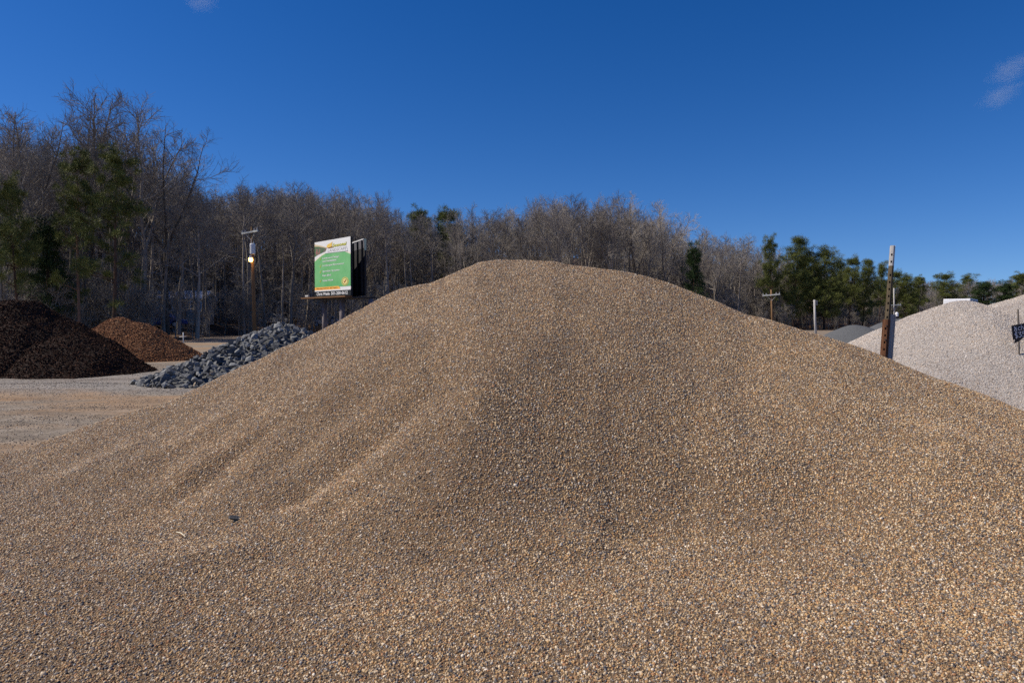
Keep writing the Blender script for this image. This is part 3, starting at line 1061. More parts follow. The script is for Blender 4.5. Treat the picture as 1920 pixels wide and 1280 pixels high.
# dark sheet standing in for the sign's cast shadow on the stone
tr = MB()
q = [sb(0.10, -0.02, -0.004), sb(0.06, -0.30, -0.012), sb(0.3, -0.16, -0.012), sb(0.42, -0.04, -0.004), sb(0.42, 0.05, -0.004), sb(0.12, 0.05, -0.004)]
tr.add(q + [p - nn * 0.006 for p in q], [(0, 1, 2, 3, 4, 5), (11, 10, 9, 8, 7, 6)] + [(i, i + 6, (i + 1) % 6 + 6, (i + 1) % 6) for i in range(6)])
tr.build("sign_shadow", M_BOARD, sign)
# ---- white pipe cross far across the yard
Yp = 46.0
cr0 = at(344, 645, Yp)
cr = tag(empty("pipe_cross", (cr0.x, Yp, 0)), "small white cross shaped pipe standing on the far side of the yard", "marker")
M_PIPE = plain("white pipe", (0.55, 0.56, 0.57), 0.5)
zc = at(344, 623, Yp).z
MB().tube([(0, 0, -0.05), (0, 0, zc)], 0.032, 8).build("upright", M_PIPE, cr, smooth=True)
MB().tube([(-0.24, -0.05, zc - 0.30), (0.24, -0.05, zc - 0.28)], 0.02, 8).build("arm", M_PIPE, cr, smooth=True)

# ================================================================== BILLBOARD
BL, BR = at(591, 557, 54.0), at(658, 553, 50.0)
bb_z0 = (BL.z + BR.z) / 2
bb_z1 = (at(591, 455, 54.0).z + at(658, 443, 50.0).z) / 2
L0 = Vector((BL.x, BL.y, bb_z0))
U = Vector((BR.x - BL.x, BR.y - BL.y, 0))
BW, BH = U.length, bb_z1 - bb_z0
U.normalize()
NB = Vector((U.y, -U.x, 0))
if NB.y > 0:
    NB = -NB
ctr = L0 + U * BW / 2
bb = tag(empty("billboard", (ctr.x, ctr.y, 0)), "green and white two sided advertising hoarding on steel posts before the wood", "billboard")
OFF = Vector(bb.location)


def bp(u, v, off=0.0):
    return L0 + U * (u * BW) + Vector((0, 0, v * BH)) + NB * off - OFF


def flat(name, pts, mat, parent, off, thick=0.0):
    """thin printed shape lying on the panel"""
    return mesh_obj(name, [bp(u, v, off) for u, v in pts], [list(range(len(pts)))], mat, parent)


P_WHITE = plain("print white", (0.74, 0.76, 0.77), 0.5, var=0.04)
P_GREEN = speckle_mat("print green", [(0.35, (0.11, 0.40, 0.14)), (0.65, (0.22, 0.52, 0.24))], 0.35, 0.5, 0)
P_TAN = plain("print sand", (0.62, 0.52, 0.34), 0.5)
P_CREAM = plain("print cream", (0.74, 0.72, 0.58), 0.5)
P_ORANGE = plain("print orange", (0.86, 0.45, 0.09), 0.5)
P_BLACK = plain("print black", (0.012, 0.017, 0.02), 0.5)
P_GOLD = plain("print gold", (0.80, 0.55, 0.13), 0.5)
P_YEL = plain("print lime yellow", (0.52, 0.52, 0.05), 0.5)
P_BROWN = plain("print brown", (0.20, 0.08, 0.03), 0.5)
P_GREY = plain("print grey", (0.25, 0.25, 0.28), 0.5)
P_PHOTO = speckle_mat("printed garden picture", [(0.30, (0.03, 0.07, 0.035)), (0.42, (0.075, 0.15, 0.06)), (0.52, (0.10, 0.16, 0.11)), (0.60, (0.36, 0.14, 0.15)), (0.66, (0.12, 0.20, 0.07)), (0.78, (0.40, 0.42, 0.22))], 1.6, 0.5, 0)


def panel(name, p0, u, w, z0, hgt, n, mat, th=0.14):
    """slab: front face at p0 + n*0"""
    q = [p0, p0 + u * w, p0 + u * w + Vector((0, 0, hgt)), p0 + Vector((0, 0, hgt))]
    v = [x - OFF for x in q] + [x - n * th - OFF for x in q]
    return mesh_obj(name, v, [(0, 1, 2, 3), (7, 6, 5, 4), (0, 4, 5, 1), (1, 5, 6, 2), (2, 6, 7, 3), (3, 7, 4, 0)], mat, bb)


M_BACK = speckle_mat("shade-dark sign back", [(0.3, (0.012, 0.013, 0.016)), (0.7, (0.03, 0.031, 0.036))], 2, 0.8, 0.2, 0.01)  # near-black: shade between the panels is put into the colour
M_BACKSKYLIT = speckle_mat("painted skylight on back", [(0.3, (0.09, 0.09, 0.105)), (0.7, (0.13, 0.13, 0.15))], 2, 0.7, 0.1, 0.01)  # lighter grey paints the skylight falling on the upper back
face = panel("face_panel", L0, U, BW, bb_z0, BH, NB, M_BACK)
prt = flat("print_sheet", [(0, 0.095), (1, 0.095), (1, 1), (0, 1)], P_WHITE, face, 0.006)
gp = [(0, 0.16), (1, 0.16)] + [(1 - i / 14, 0.80 - 0.125 * abs(1 - 2 * i / 14 - 0.12) ** 1.9) for i in range(15)]
tn = [(0, 0.165), (1, 0.165)] + [(1 - i / 14, 0.825 - 0.125 * abs(1 - 2 * i / 14 - 0.12) ** 1.9) for i in range(15)]
flat("arch_border", tn, P_CREAM, prt, 0.010)
flat("garden_picture", [(0.0, 0.735), (0.10, 0.765), (0.30, 0.805), (0.40, 0.83), (0.34, 0.865), (0.16, 0.905), (0.0, 0.925)], P_PHOTO, prt, 0.014)
flat("picture_border", [(0.0, 0.925), (0.16, 0.905), (0.34, 0.865), (0.36, 0.875), (0.17, 0.928), (0.0, 0.965)], P_TAN, prt, 0.0145)
flat("green_field", gp, P_GREEN, prt, 0.018)
flat("orange_band", [(0, 0.118), (0.73, 0.118), (0.70, 0.162), (0.66, 0.172), (0, 0.172)], P_ORANGE, prt, 0.022)
flat("white_rule", [(0, 0.095), (1, 0.095), (1, 0.118), (0, 0.118)], P_WHITE, prt, 0.024)
flat("logo_ribbon", [(0.30, 0.775), (0.93, 0.765), (0.90, 0.855), (0.36, 0.85)], P_WHITE, prt, 0.026)
flat("ribbon_shadow", [(0.33, 0.768), (0.94, 0.757), (0.93, 0.765), (0.30, 0.775)], P_GREY, prt, 0.0265)
flat("logo_flower", [(0.36, 0.875), (0.40, 0.865), (0.46, 0.868), (0.51, 0.885), (0.50, 0.93), (0.53, 0.965), (0.47, 0.94), (0.40, 0.93), (0.36, 0.905)], P_GOLD, prt, 0.028)
flat("logo_leaf", [(0.38, 0.85), (0.50, 0.852), (0.56, 0.865), (0.47, 0.875), (0.42, 0.868)], P_BROWN, prt, 0.029)
flat("seal_ring", [(0.855 + 0.092 * math.cos(R(a)), 0.245 + 0.072 * math.sin(R(a))) for a in range(0, 360, 18)], P_GOLD, prt, 0.026)
flat("seal_band", [(0.855 + 0.080 * math.cos(R(a)), 0.245 + 0.063 * math.sin(R(a))) for a in range(0, 360, 18)], plain("seal green", (0.16, 0.36, 0.12)), prt, 0.028)
flat("seal_disc", [(0.855 + 0.062 * math.cos(R(a)), 0.245 + 0.05 * math.sin(R(a))) for a in range(0, 360, 18)], plain("seal cream", (0.78, 0.62, 0.25)), prt, 0.030)
flat("seal_mark", [(0.82, 0.245), (0.845, 0.215), (0.90, 0.27), (0.875, 0.275), (0.846, 0.238), (0.835, 0.255)], P_BROWN, prt, 0.032)


def text(s, u0, v0, u1, v1, mat, parent, off, shear=0.0, bold=0.0):
    cu = bpy.data.curves.new("text", 'FONT')
    cu.body = s
    cu.resolution_u = 3
    cu.offset = bold
    cu.shear = shear
    ob = bpy.data.objects.new("text", cu)
    me = bpy.data.meshes.new_from_object(ob)
    bpy.data.objects.remove(ob)
    bpy.data.curves.remove(cu)
    co = [v.co.copy() for v in me.vertices]
    x0, x1 = min(c.x for c in co), max(c.x for c in co)
    y0, y1 = min(c.y for c in co), max(c.y for c in co)
    for v, c in zip(me.vertices, co):
        v.co = bp(u0 + (c.x - x0) / (x1 - x0) * (u1 - u0), v0 + (c.y - y0) / (y1 - y0) * (v1 - v0), off)
    me.materials.append(mat)
    me.name = "lettering"
    return link(bpy.data.objects.new("lettering", me), parent)


text("Seasonal", 0.52, 0.865, 0.90, 0.925, P_YEL, prt, 0.031, 0.15, 0.02)
text("LANDSCAPE", 0.39, 0.785, 0.90, 0.835, P_GREY, prt, 0.030, 0.1, -0.004)
LIST = [("Landscape Design", 0.235, 0.665, 0.70, 0.705, 1), ("and Installation", 0.235, 0.618, 0.63, 0.652, 0), ("Landscape Renovation", 0.235, 0.535, 0.83, 0.572, 1),
        ("Sprinkler Systems", 0.235, 0.430, 0.71, 0.470, 1), ("Rain Bird", 0.235, 0.362, 0.47, 0.396, 0), ("Stone Work", 0.235, 0.272, 0.54, 0.306, 1)]
for s, u0, v0, u1, v1, tick in LIST:
    text(s, u0, v0, u1, v1, P_WHITE, prt, 0.030, 0, 0.016)
    if tick:
        vm_ = (v0 + v1) / 2 - 0.005
        flat("tick", [(0.15, vm_), (0.168, vm_ - 0.022), (0.205, vm_ + 0.035), (0.20, vm_ + 0.035), (0.169, vm_ - 0.004), (0.158, vm_ + 0.006)], P_YEL, prt, 0.030)
text("Serving AR for 20 Years", 0.05, 0.128, 0.65, 0.160, P_BROWN, prt, 0.028, 0, 0.012)
strip = flat("name_strip", [(0, 0.0), (1, 0.0), (1, 0.095), (0, 0.095)], P_BLACK, face, 0.008)
text("Chris Wade", 0.05, 0.022, 0.43, 0.078, P_WHITE, strip, 0.014, 0, 0.022)
text("501-200-0612", 0.47, 0.022, 0.92, 0.078, P_WHITE, strip, 0.014, 0, 0.022)
# the second panel, whose shaded back is seen through the open end
R0 = at(684.5, 557, 50.6)
U2 = (Vector((R0.x, R0.y, 0)) - Vector((L0.x + 1.9, L0.y + 1.5, 0)))
W2 = U2.length
U2.normalize()
N2 = Vector((-U2.y, U2.x, 0))
if N2.x < 0:
    N2 = -N2
P2 = Vector((L0.x + 1.9, L0.y + 1.5, bb_z0))
rearp = panel("rear_panel", P2 + N2 * 0.12, U2, W2, bb_z0, BH * 0.985, N2, M_BACK, 0.12)
q2 = lambda u, v, o=0.0: P2 + U2 * (u * W2) + Vector((0, 0, v * BH)) - N2 * o - OFF
mesh_obj("skylight_patch", [q2(0, .82, .012), q2(0.985, .82, .012), q2(0.985, .965, .012), q2(0, .965, .012)], [(0, 1, 2, 3)], M_BACKSKYLIT, rearp)
e = MB()
e.add([q2(0, .965, .05), q2(.97, .965, .05), q2(.97, .985, .05), q2(0, .985, .05), q2(0, .965, -.05), q2(.97, .965, -.05), q2(.97, .99, -.05), q2(0, .99, -.05)],
      [(0, 1, 2, 3), (3, 2, 6, 7), (0, 4, 5, 1), (1, 5, 6, 2)])
e.build("top_rail", plain("white rail", (0.6, 0.6, 0.6)), rearp)
for k in range(5):
    p = q2(0.12 + 0.2 * k, 0.01, 0.07)
    MB().box(p + Vector((0, 0, BH * 0.47)), (0.1, 0.1, BH * 0.94)).build("stringer", M_BACK, rearp)
e = MB()
for (v0, v1) in ((0.78, 0.98),):
    e.add([q2(1.002, v0, .05), q2(1.002, v0, -.12), q2(1.002, v1, -.12), q2(1.002, v1, .05)], [(0, 1, 2, 3)])
e.build("edge_strip", plain("pale green edge", (0.42, 0.52, 0.40)), rearp)
for k in range(5):
    p = bp(0.1 + 0.2 * k, 0.47, -0.2)
    MB().box(p, (0.1, 0.1, BH * 0.94)).build("stringer", M_BACK, face)
# platform and posts
M_PLANK = speckle_mat("rusty walkway edge", [(0.3, (0.10, 0.05, 0.022)), (0.7, (0.21, 0.115, 0.055))], 5, 0.9, 0.2, 0.01)
rz = math.atan2(U.y, U.x)
rotm = Matrix.Rotation(rz, 3, 'Z')
pc = (bp(0.5, 0, 0.25) + bp(0.5, 0, -1.9)) / 2
MB().box(bp(0.42, -0.022, 0.35), (BW * 1.26, 0.6, 0.10), rotm).build("walkway", M_PLANK, bb)
MB().box(bp(0.5, -0.035, -1.0), (BW * 1.05, 2.2, 0.10), rotm).build("deck_frame", M_BACK, bb)
for (u, o) in ((0.10, -0.5), (0.68, -0.25), (1.02, -1.6)):
    p = bp(u, 0, o)
    MB().tube([(p.x, p.y, -0.4), (p.x, p.y, bb_z0 - 0.25)], 0.19, 12).build("post", speckle_mat("dull post", [(0.3, (0.11, 0.095, 0.10)), (0.7, (0.22, 0.19, 0.19))], 3, 0.8, 0.2), bb, smooth=True)
MB().box(bp(-0.10, 0.02, 0.4), (0.5, 0.12, 0.12), rotm).build("floodlight", plain("floodlight grey", (0.5, 0.5, 0.5)), bb)

# ================================================================== BOX TRUCK beyond the pale heap
Yp = 60.0
tl, trr = at(1769, 560, Yp), at(1819, 560, Yp)
tk = tag(empty("box_truck", ((tl.x + trr.x) / 2, Yp, 0), R(-41)), "white box truck showing over the pale stone pile", "truck")
tw, th_, tlen = (trr.x - tl.x) * 0.86, tl.z, 4.6
M_TRUCK = plain("truck white", (0.80, 0.82, 0.85), 0.45, var=0.03)
M_TSIDE = plain("truck side shaded navy", (0.03, 0.045, 0.16), 0.45)  # dark blue side, with its shade put into the colour
M_TYRE = plain("tyre rubber", (0.02, 0.02, 0.02), 0.8)
M_GLASS = plain("dark glass", (0.02, 0.025, 0.03), 0.1, 0.0, 0.6)
bx = MB().box((0, tlen / 2, (th_ + 1.0) / 2), (tw, tlen, th_ - 1.0)).build("cargo_box", M_TRUCK, tk, bevel=0.03)
MB().box((tw / 2 + 0.012, tlen / 2, (th_ + 1.0) / 2), (0.02, tlen - 0.1, th_ - 1.12)).build("shaded_side", M_TSIDE, bx)
for sx in (-1, 1):
    MB().box((sx * tw / 4, -0.015, (th_ + 1.0) / 2), (tw / 2 - 0.06, 0.03, th_ - 1.2)).build("rear_door", M_TRUCK, bx)
MB().box((0, tlen / 2 + 1.0, 0.85), (tw * 0.5, tlen + 2.2, 0.25)).build("chassis", M_DARKMET, tk)
cb_ = MB()
cb_.add([(-tw / 2 + .1, tlen + .15, .6), (tw / 2 - .1, tlen + .15, .6), (tw / 2 - .1, tlen + 2, .6), (-tw / 2 + .1, tlen + 2, .6),
         (-tw / 2 + .15, tlen + .15, 2.5), (tw / 2 - .15, tlen + .15, 2.5), (tw / 2 - .2, tlen + 1.5, 2.45), (-tw / 2 + .2, tlen + 1.5, 2.45)],
        [(3, 2, 1, 0), (4, 5, 6, 7), (0, 1, 5, 4), (1, 2, 6, 5), (2, 3, 7, 6), (3, 0, 4, 7)])
cb_.build("cab", M_TRUCK, tk, bevel=0.05)
for sx in (-1, 1):
    for yy in (1.2, tlen + 1.1):
        MB().tube([(sx * (tw / 2 - 0.32), yy, 0.48), (sx * (tw / 2 - 0.02), yy, 0.48)], 0.48, 18).build("wheel", M_TYRE, tk)


# ================================================================== HOUSES AND CARS seen through the trunks
def house(label, px, s, w, d, h, rh, rz, mwall, mroof, wins):
    p = on_bank(px, s)
    root = tag(empty("house", p, rz), label, "house")
    MB().box((0, 0, h / 2 - 0.3), (w, d, h + 0.6)).build("wall", mwall, root)
    o = 0.35
    v = [(-w / 2 - o, -d / 2 - o, h), (w / 2 + o, -d / 2 - o, h), (w / 2 + o, d / 2 + o, h), (-w / 2 - o, d / 2 + o, h), (-w / 2 - o, 0, h + rh), (w / 2 + o, 0, h + rh)]
    v += [(x, y, z + 0.14) for x, y, z in v]
    rf = mesh_obj("roof", v, [(6, 7, 11, 10), (8, 9, 10, 11), (0, 1, 7, 6), (2, 3, 9, 8), (0, 6, 10, 4), (3, 4, 10, 9), (1, 5, 11, 7), (2, 8, 11, 5), (0, 4, 5, 1), (3, 2, 5, 4)], mroof, root)
    for sx in (-1, 1):
        mesh_obj("gable", [(sx * (w / 2 - 0.003), -d / 2, h), (sx * (w / 2 - 0.003), d / 2, h), (sx * (w / 2 - 0.003), 0, h + rh)], [(0, 1, 2)], mwall, root)
    for i in range(wins):
        x = -w / 2 + w * (i + 0.5) / wins
        if i == wins // 2:
            MB().box((x, -d / 2 - 0.03, 1.0), (0.95, 0.06, 2.0)).build("door", plain("door paint", (0.25, 0.12, 0.08)), root)
        else:
            wf = MB().box((x, -d / 2 - 0.03, 1.5), (1.2, 0.06, 1.2)).build("window", P_WHITE, root)
            MB().box((x, -d / 2 - 0.065, 1.5), (0.95, 0.02, 0.95)).build("pane", M_GLASS, wf)
    return root


M_SIDING = plain("pale siding", (0.36, 0.355, 0.34), 0.8)
M_SIDING3 = plain("weathered grey siding", (0.2, 0.2, 0.2), 0.8)
M_SIDE2 = plain("cream siding", (0.5, 0.47, 0.38), 0.7)
M_TIN = plain("bright tin roof", (0.66, 0.68, 0.72), 0.4)
M_SHINGLE = speckle_mat("dark shingles", [(0.3, (0.06, 0.06, 0.065)), (0.7, (0.12, 0.12, 0.125))], 5, 0.9, 0.3)
house("pale house with a bright tin roof glimpsed through trunks right of the red mulch", 340, 19, 6.0, 5.5, 2.3, 0.9, R(12), M_SIDING, M_TIN, 4)
house("low grey house with dark roof glimpsed between the bright roofed house and the lamp pole", 402, 24, 5.0, 5.0, 2.3, 0.8, R(5), M_SIDING3, M_SHINGLE, 3)
house("cream house glimpsed behind the hoarding's posts", 622, 20, 8.0, 6.0, 2.5, 1.2, R(8), M_SIDE2, M_SHINGLE, 5)


def car(label, px, s, rz, mat):
    p = on_bank(px, s)
    root = tag(empty("parked_car", p + Vector((0, 0, 0.05)), rz), label, "car")
    prof = [(-2.2, 0.35), (2.2, 0.35), (2.25, 0.75), (1.3, 0.92), (0.7, 1.42), (-1.0, 1.45), (-1.7, 0.98), (-2.2, 0.9)]
    n = len(prof)
    v, fcs = [], []
    for sy, tuck in ((-0.88, 0.0), (0.88, 0.0)):
        for x, z in prof:
            k = 0.12 if z > 1.2 else 0
            v.append((x, sy * (1 - k), z))
    fcs = [list(range(n)), list(range(2 * n - 1, n - 1, -1))] + [[i, i + n, (i + 1) % n + n, (i + 1) % n] for i in range(n)]
    mesh_obj("body", v, fcs, mat, root)
    for sy in (-1, 1):
        mesh_obj("side_window", [(-1.45, sy * 0.875, 1.0), (1.1, sy * 0.875, 0.98), (0.62, sy * 0.80, 1.36), (-0.98, sy * 0.80, 1.38)], [(0, 1, 2, 3)], M_GLASS, root)
        for x in (-1.35, 1.4):
            wl = MB().tube([(x, sy * 0.72, 0.33), (x, sy * 0.91, 0.33)], 0.33, 16).build("wheel", M_TYRE, root)
            MB().tube([(x, sy * 0.905, 0.33), (x, sy * 0.925, 0.33)], 0.2, 12).build("rim", M_CAN, wl)
    return root


car("blue car parked under the trees left of the bright roofed house", 306, 12, R(10), plain("blue car paint", (0.03, 0.09, 0.32), 0.3))
car("white car parked under the trees right of the lamp pole", 512, 13, R(-8), plain("white car paint", (0.7, 0.7, 0.7), 0.3))
car("pale car parked in the wood behind the hoarding", 616, 11, R(4), plain("silver car paint", (0.55, 0.56, 0.58), 0.3))

# ================================================================== TREES
class Tree:
    def __init__(self, seed):
        self.r = random.Random(seed)
        self.trunk, self.crown = MB(), MB()

    def limb(self, mb, p, d, length, r0, r1, nseg, sides, wob, up):
        r = self.r
        pts, rad = [p.copy()], [r0]
        d = d.normalized()
        for i in range(nseg):
            d = (d + Vector((r.gauss(0, wob), r.gauss(0, wob), r.gauss(0, wob) + up))).normalized()
            p = p + d * (length / nseg)
            pts.append(p.copy())
            rad.append(r0 + (r1 - r0) * (i + 1) / nseg)
        mb.tube(pts, rad, sides, cap=False)
        return pts, rad, d


def side_dir(r, axis, ang):
    a = axis.orthogonal().normalized()
    a.rotate(Matrix.Rotation(r.uniform(0, 6.283), 3, axis))
    return (axis * math.cos(ang) + a * math.sin(ang)).normalized()


def bare_tree(seed, H=18.0, spread=0.5, fork=0.45, limbs=15, twigf=1.0, trunk_r=0.17):
    t = Tree(seed)
    r = t.r
    leaders = []
    hf = H * fork
    pts, rad, d = t.limb(t.trunk, Vector((0, 0, -0.4)), Vector((r.gauss(0, .03), r.gauss(0, .03), 1)), hf + 0.4, trunk_r * 1.25, trunk_r * 0.8, 7, 7, 0.025, 0.02)
    nl = r.choice([1, 2, 2, 3]) if spread > 0.35 else r.choice([1, 1, 2])
    for k in range(nl):
        dd = side_dir(r, d, (0.05 if nl == 1 else r.uniform(0.18, 0.42)) * (0.6 + spread))
        L = (H - hf) * r.uniform(0.85, 1.0)
        p2, r2, d2 = t.limb(t.trunk, pts[-1], dd, L, rad[-1] * (0.9 if nl == 1 else 0.75), 0.02, 8, 6, 0.07, 0.06)
        leaders.append((p2, r2))
    secs = []
    for p2, r2 in leaders:
        n = max(5, int(limbs / len(leaders)))
        for k in range(n):
            f = 0.06 + 0.9 * (k + r.random()) / n
            i = min(int(f * 8), 7)
            q = p2[i].lerp(p2[i + 1], f * 8 - i)
            ax = (p2[i + 1] - p2[i]).normalized()
            dd = side_dir(r, ax, r.uniform(0.55, 1.1))
            L = H * 0.27 * spread * 1.6 * (1.05 - 0.75 * f) * r.uniform(0.7, 1.2)
            a, b, c = t.limb(t.crown, q, dd, L, max(r2[i] * 0.55, 0.03), 0.014, 5, 4, 0.13, 0.07)
            secs.append((a, L))
    # a few low dead limbs
    for k in range(3):
        q = pts[r.randrange(3, 7)]
        a, b, c = t.limb(t.crown, q, side_dir(r, Vector((0, 0, 1)), r.uniform(0.9, 1.4)), H * 0.12, 0.035, 0.012, 4, 3, 0.16, 0.02)
        secs.append((a, H * 0.1))
    for p2, r2 in leaders:
        secs.append((p2[4:], H * 0.22))
    ter = []
    for a, L in secs:
        n = max(4, int(8 * twigf * (0.5 + L / (H * 0.25))))
        m = len(a) - 1
        for k in range(n):
            f = 0.15 + 0.83 * (k + r.random()) / n
            i = min(int(f * m), m - 1)
            q = a[i].lerp(a[i + 1], f * m - i)
            ax = (a[i + 1] - a[i]).normalized()
            dd = side_dir(r, ax, r.uniform(0.5, 1.15))
            l2 = L * r.uniform(0.28, 0.52) * (1.1 - 0.6 * f) + 0.25
            b, _, _ = t.limb(t.crown, q, dd, l2, 0.016, 0.009, 3, 3, 0.10, 0.05)
            ter.append((b, l2))
    for b, l2 in ter:
        n = max(3, int(7 * twigf))
        for k in range(n):
            f = 0.2 + 0.8 * (k + r.random()) / n
            i = min(int(f * 3), 2)
            q = b[i].lerp(b[i + 1], f * 3 - i)
            ax = (b[i + 1] - b[i]).normalized()
            dd = side_dir(r, ax, r.uniform(0.45, 1.1))
            t.limb(t.crown, q, dd, l2 * r.uniform(0.35, 0.7), 0.009, 0.006, 2, 3, 0.10, 0.07)
    return t


def needle_clump(mb, r, c, R_, n, ln, wd):
    for k in range(n):
        v = Vector((r.gauss(0, 1), r.gauss(0, 1), r.gauss(0, 0.75) + 0.15)).normalized()
        p = c + v * R_ * r.uniform(0.1, 0.75)
        q = p + (v + Vector((0, 0, 0.25))).normalized() * ln * r.uniform(0.6, 1.2)
        s = v.cross(Vector((r.gauss(0, 1), r.gauss(0, 1), r.gauss(0, 1)))).normalized() * wd
        i = len(mb.v)
        mb.v += [p - s, p + s, q]
        mb.f.append([i, i + 1, i + 2])


def pine_tree(seed, H=16.0, crown_from=0.45, width=0.2, tiers=10, clump=0.62, dens=1.0, taper=0.6, thin=0.0):
    t = Tree(seed)
    r = t.r
    pts, rad, d = t.limb(t.trunk, Vector((0, 0, -0.3)), Vector((r.gauss(0, .02), r.gauss(0, .02), 1)), H * 0.97, 0.2, 0.03, 12, 8, 0.015, 0.02)
    nd = MB()
    for k in range(tiers):
        f = crown_from + (1 - crown_from) * (k + r.uniform(0.1, 0.9)) / tiers
        i = min(int(f * 12), 11)
        q = pts[i].lerp(pts[i + 1], f * 12 - i)
        g = (f - crown_from) / (1 - crown_from)
        Lb = H * width * (1 - taper * g ** 1.5) * (0.65 + 0.35 * min(1, g * 5)) * r.uniform(0.75, 1.2)
        n = r.choice([4, 5, 5, 6])
        off = r.uniform(0, 6.28)
        for j in range(n):
            an = off + 6.283 * j / n + r.gauss(0, 0.25)
            dd = Vector((math.cos(an), math.sin(an), r.uniform(0.05, 0.4) + 0.5 * g))
            L = Lb * r.uniform(0.55, 1.15)
            sparse = thin * max(0.0, 1 - g / 0.65)
            if r.random() < sparse:
                continue
            a, _, _ = t.limb(t.trunk, q, dd, L, 0.05 * (1.2 - g), 0.015, 4, 4, 0.08, 0.03)
            m = max(2, int(L / 0.55))
            for c in range(m):
                ff = 0.35 + 0.4 * sparse + (0.65 - 0.4 * sparse) * (c + r.random()) / m
                ii = min(int(ff * 4), 3)
                cp = a[ii].lerp(a[ii + 1], ff * 4 - ii) + Vector((r.gauss(0, 0.38), r.gauss(0, 0.38), r.gauss(0.1, 0.34)))
                needle_clump(nd, r, cp, clump * r.uniform(0.7, 1.2), int(150 * dens), 0.36, 0.02)
    for k in range(5):
        needle_clump(nd, r, pts[-1] + Vector((r.gauss(0, .3), r.gauss(0, .3), r.uniform(-0.6, 0.25))), clump * 0.8, int(150 * dens), 0.36, 0.02)
    t.crown = nd
    return t


def bark_mat(name, lo, hi, swing=1.0):
    m, nt, b = new_mat(name)
    oi = nt.nodes.new("ShaderNodeObjectInfo")
    n = noise(nt, 2.5, 6, 0.6, mapped(nt, (3, 3, 0.7)))
    r = ramp(nt, [(0.3, lo), (0.7, hi)])
    nt.links.new(n.outputs[0], r.inputs[0])
    v = ramp(nt, [(0.0, (1 - 0.5 * swing, 1 - 0.52 * swing, 1 - 0.54 * swing)), (0.6, (1, 1, 1)), (1.0, (1 + 0.7 * swing, 1 + 0.67 * swing, 1 + 0.63 * swing))])
    nt.links.new(oi.outputs["Random"], v.inputs[0])
    c = mix(nt, 1.0, r.outputs[0], v.outputs[0], 'MULTIPLY')
    nt.links.new(c, b.inputs["Base Color"])
    b.inputs["Roughness"].default_value = 0.95
    b.inputs["Specular IOR Level"].default_value = 0.1
    return m


M_BARK = bark_mat("grey bark", (0.12, 0.106, 0.093), (0.27, 0.24, 0.21))
M_TWIG = bark_mat("grey brown twigs", (0.19, 0.171, 0.15), (0.32, 0.291, 0.259), 0.4)
M_PBARK = bark_mat("pine bark", (0.07, 0.045, 0.032), (0.16, 0.10, 0.07))


def needle_mat(name, lo, hi):
    m, nt, b = new_mat(name)
    oi = nt.nodes.new("ShaderNodeObjectInfo")
    n = noise(nt, 0.9, 5, 0.6, mapped(nt))
    r = ramp(nt, [(0.3, lo), (0.7, hi)])
    nt.links.new(n.outputs[0], r.inputs[0])
    nt.links.new(r.outputs[0], b.inputs["Base Color"])
    b.inputs["Roughness"].default_value = 0.7
    b.inputs["Specular IOR Level"].default_value = 0.2
    return m


M_NEEDLE = needle_mat("pine needles", (0.058, 0.08, 0.02), (0.175, 0.19, 0.05))
M_NEEDLE2 = needle_mat("dark evergreen needles", (0.022, 0.045, 0.015), (0.06, 0.095, 0.028))


def proto(t, bark, leaf):
    out = []
    for mbx, nm, mt in ((t.trunk, "trunk", bark), (t.crown, "crown", leaf)):
        me = bpy.data.meshes.new(nm)
        me.from_pydata([tuple(v) for v in mbx.v], [], mbx.f)
        me.update()
        me.materials.append(mt)
        if nm == "trunk":
            me.polygons.foreach_set("use_smooth", [True] * len(me.polygons))
        out.append(me)
    return out


def place(name, pr, loc, H, Href, rz, label, cat, group=None, wide=1.0):
    root = empty(name, loc, rz)
    s = H / Href
    root.scale = (s * wide, s * wide, s)
    tag(root, label, cat, group)
    for nm, me in zip(("trunk", "crown"), pr):
        link(bpy.data.objects.new(nm, me), root)
    return root


HB = 18.0
NARROW = [proto(bare_tree(200 + i, HB, 0.34, 0.5 + 0.03 * (i % 4), 15, 1.0, 0.13 + 0.015 * (i % 3)), M_BARK, M_TWIG) for i in range(6)]
BROAD = [proto(bare_tree(300 + i, HB, 0.62, 0.36 + 0.03 * (i % 3), 20, 1.15, 0.19), M_BARK, M_TWIG) for i in range(5)]
SMALL = [proto(bare_tree(400 + i, 7.0, 0.75, 0.25, 14, 0.8, 0.06), M_BARK, M_TWIG) for i in range(3)]
PINES = [proto(pine_tree(500 + i, 16.0, 0.34 + 0.10 * (i % 2), 0.22, 14, 0.78, 1.0, 0.55, 0.25), M_PBARK, M_NEEDLE) for i in range(3)]
TIER = [proto(pine_tree(524 + i, 16.0, 0.22, 0.20, 12, 0.55, 1.0, 0.35, 0.85), M_PBARK, M_NEEDLE) for i in range(2)]
FULL = [proto(pine_tree(530 + i, 16.0, 0.14, 0.24, 18, 0.8, 1.0, 0.62, 0.1), M_PBARK, M_NEEDLE) for i in range(2)]
CEDAR = [proto(pine_tree(540 + i, 8.0, 0.08, 0.23, 15, 0.42, 0.55, 0.85, 0.4), M_PBARK, M_NEEDLE2) for i in range(2)]

TOPX = np.array([-300, 0, 60, 150, 250, 330, 352, 385, 420, 460, 550, 650, 700, 800, 930, 1000, 1060, 1130, 1200, 1262, 1290, 1330, 1400, 1450, 1560, 1690, 1720, 1800, 1920, 2300], float)
TOPY = np.array([190, 196, 188, 178, 200, 240, 290, 345, 345, 330, 332, 345, 365, 385, 385, 372, 356, 360, 372, 398, 432, 420, 442, 452, 490, 520, 520, 522, 516, 510], float)
tr_ = random.Random(77)


def height_for(px, p, ytop):
    return CAM_H + (600 - ytop) / F * p.y - p.z


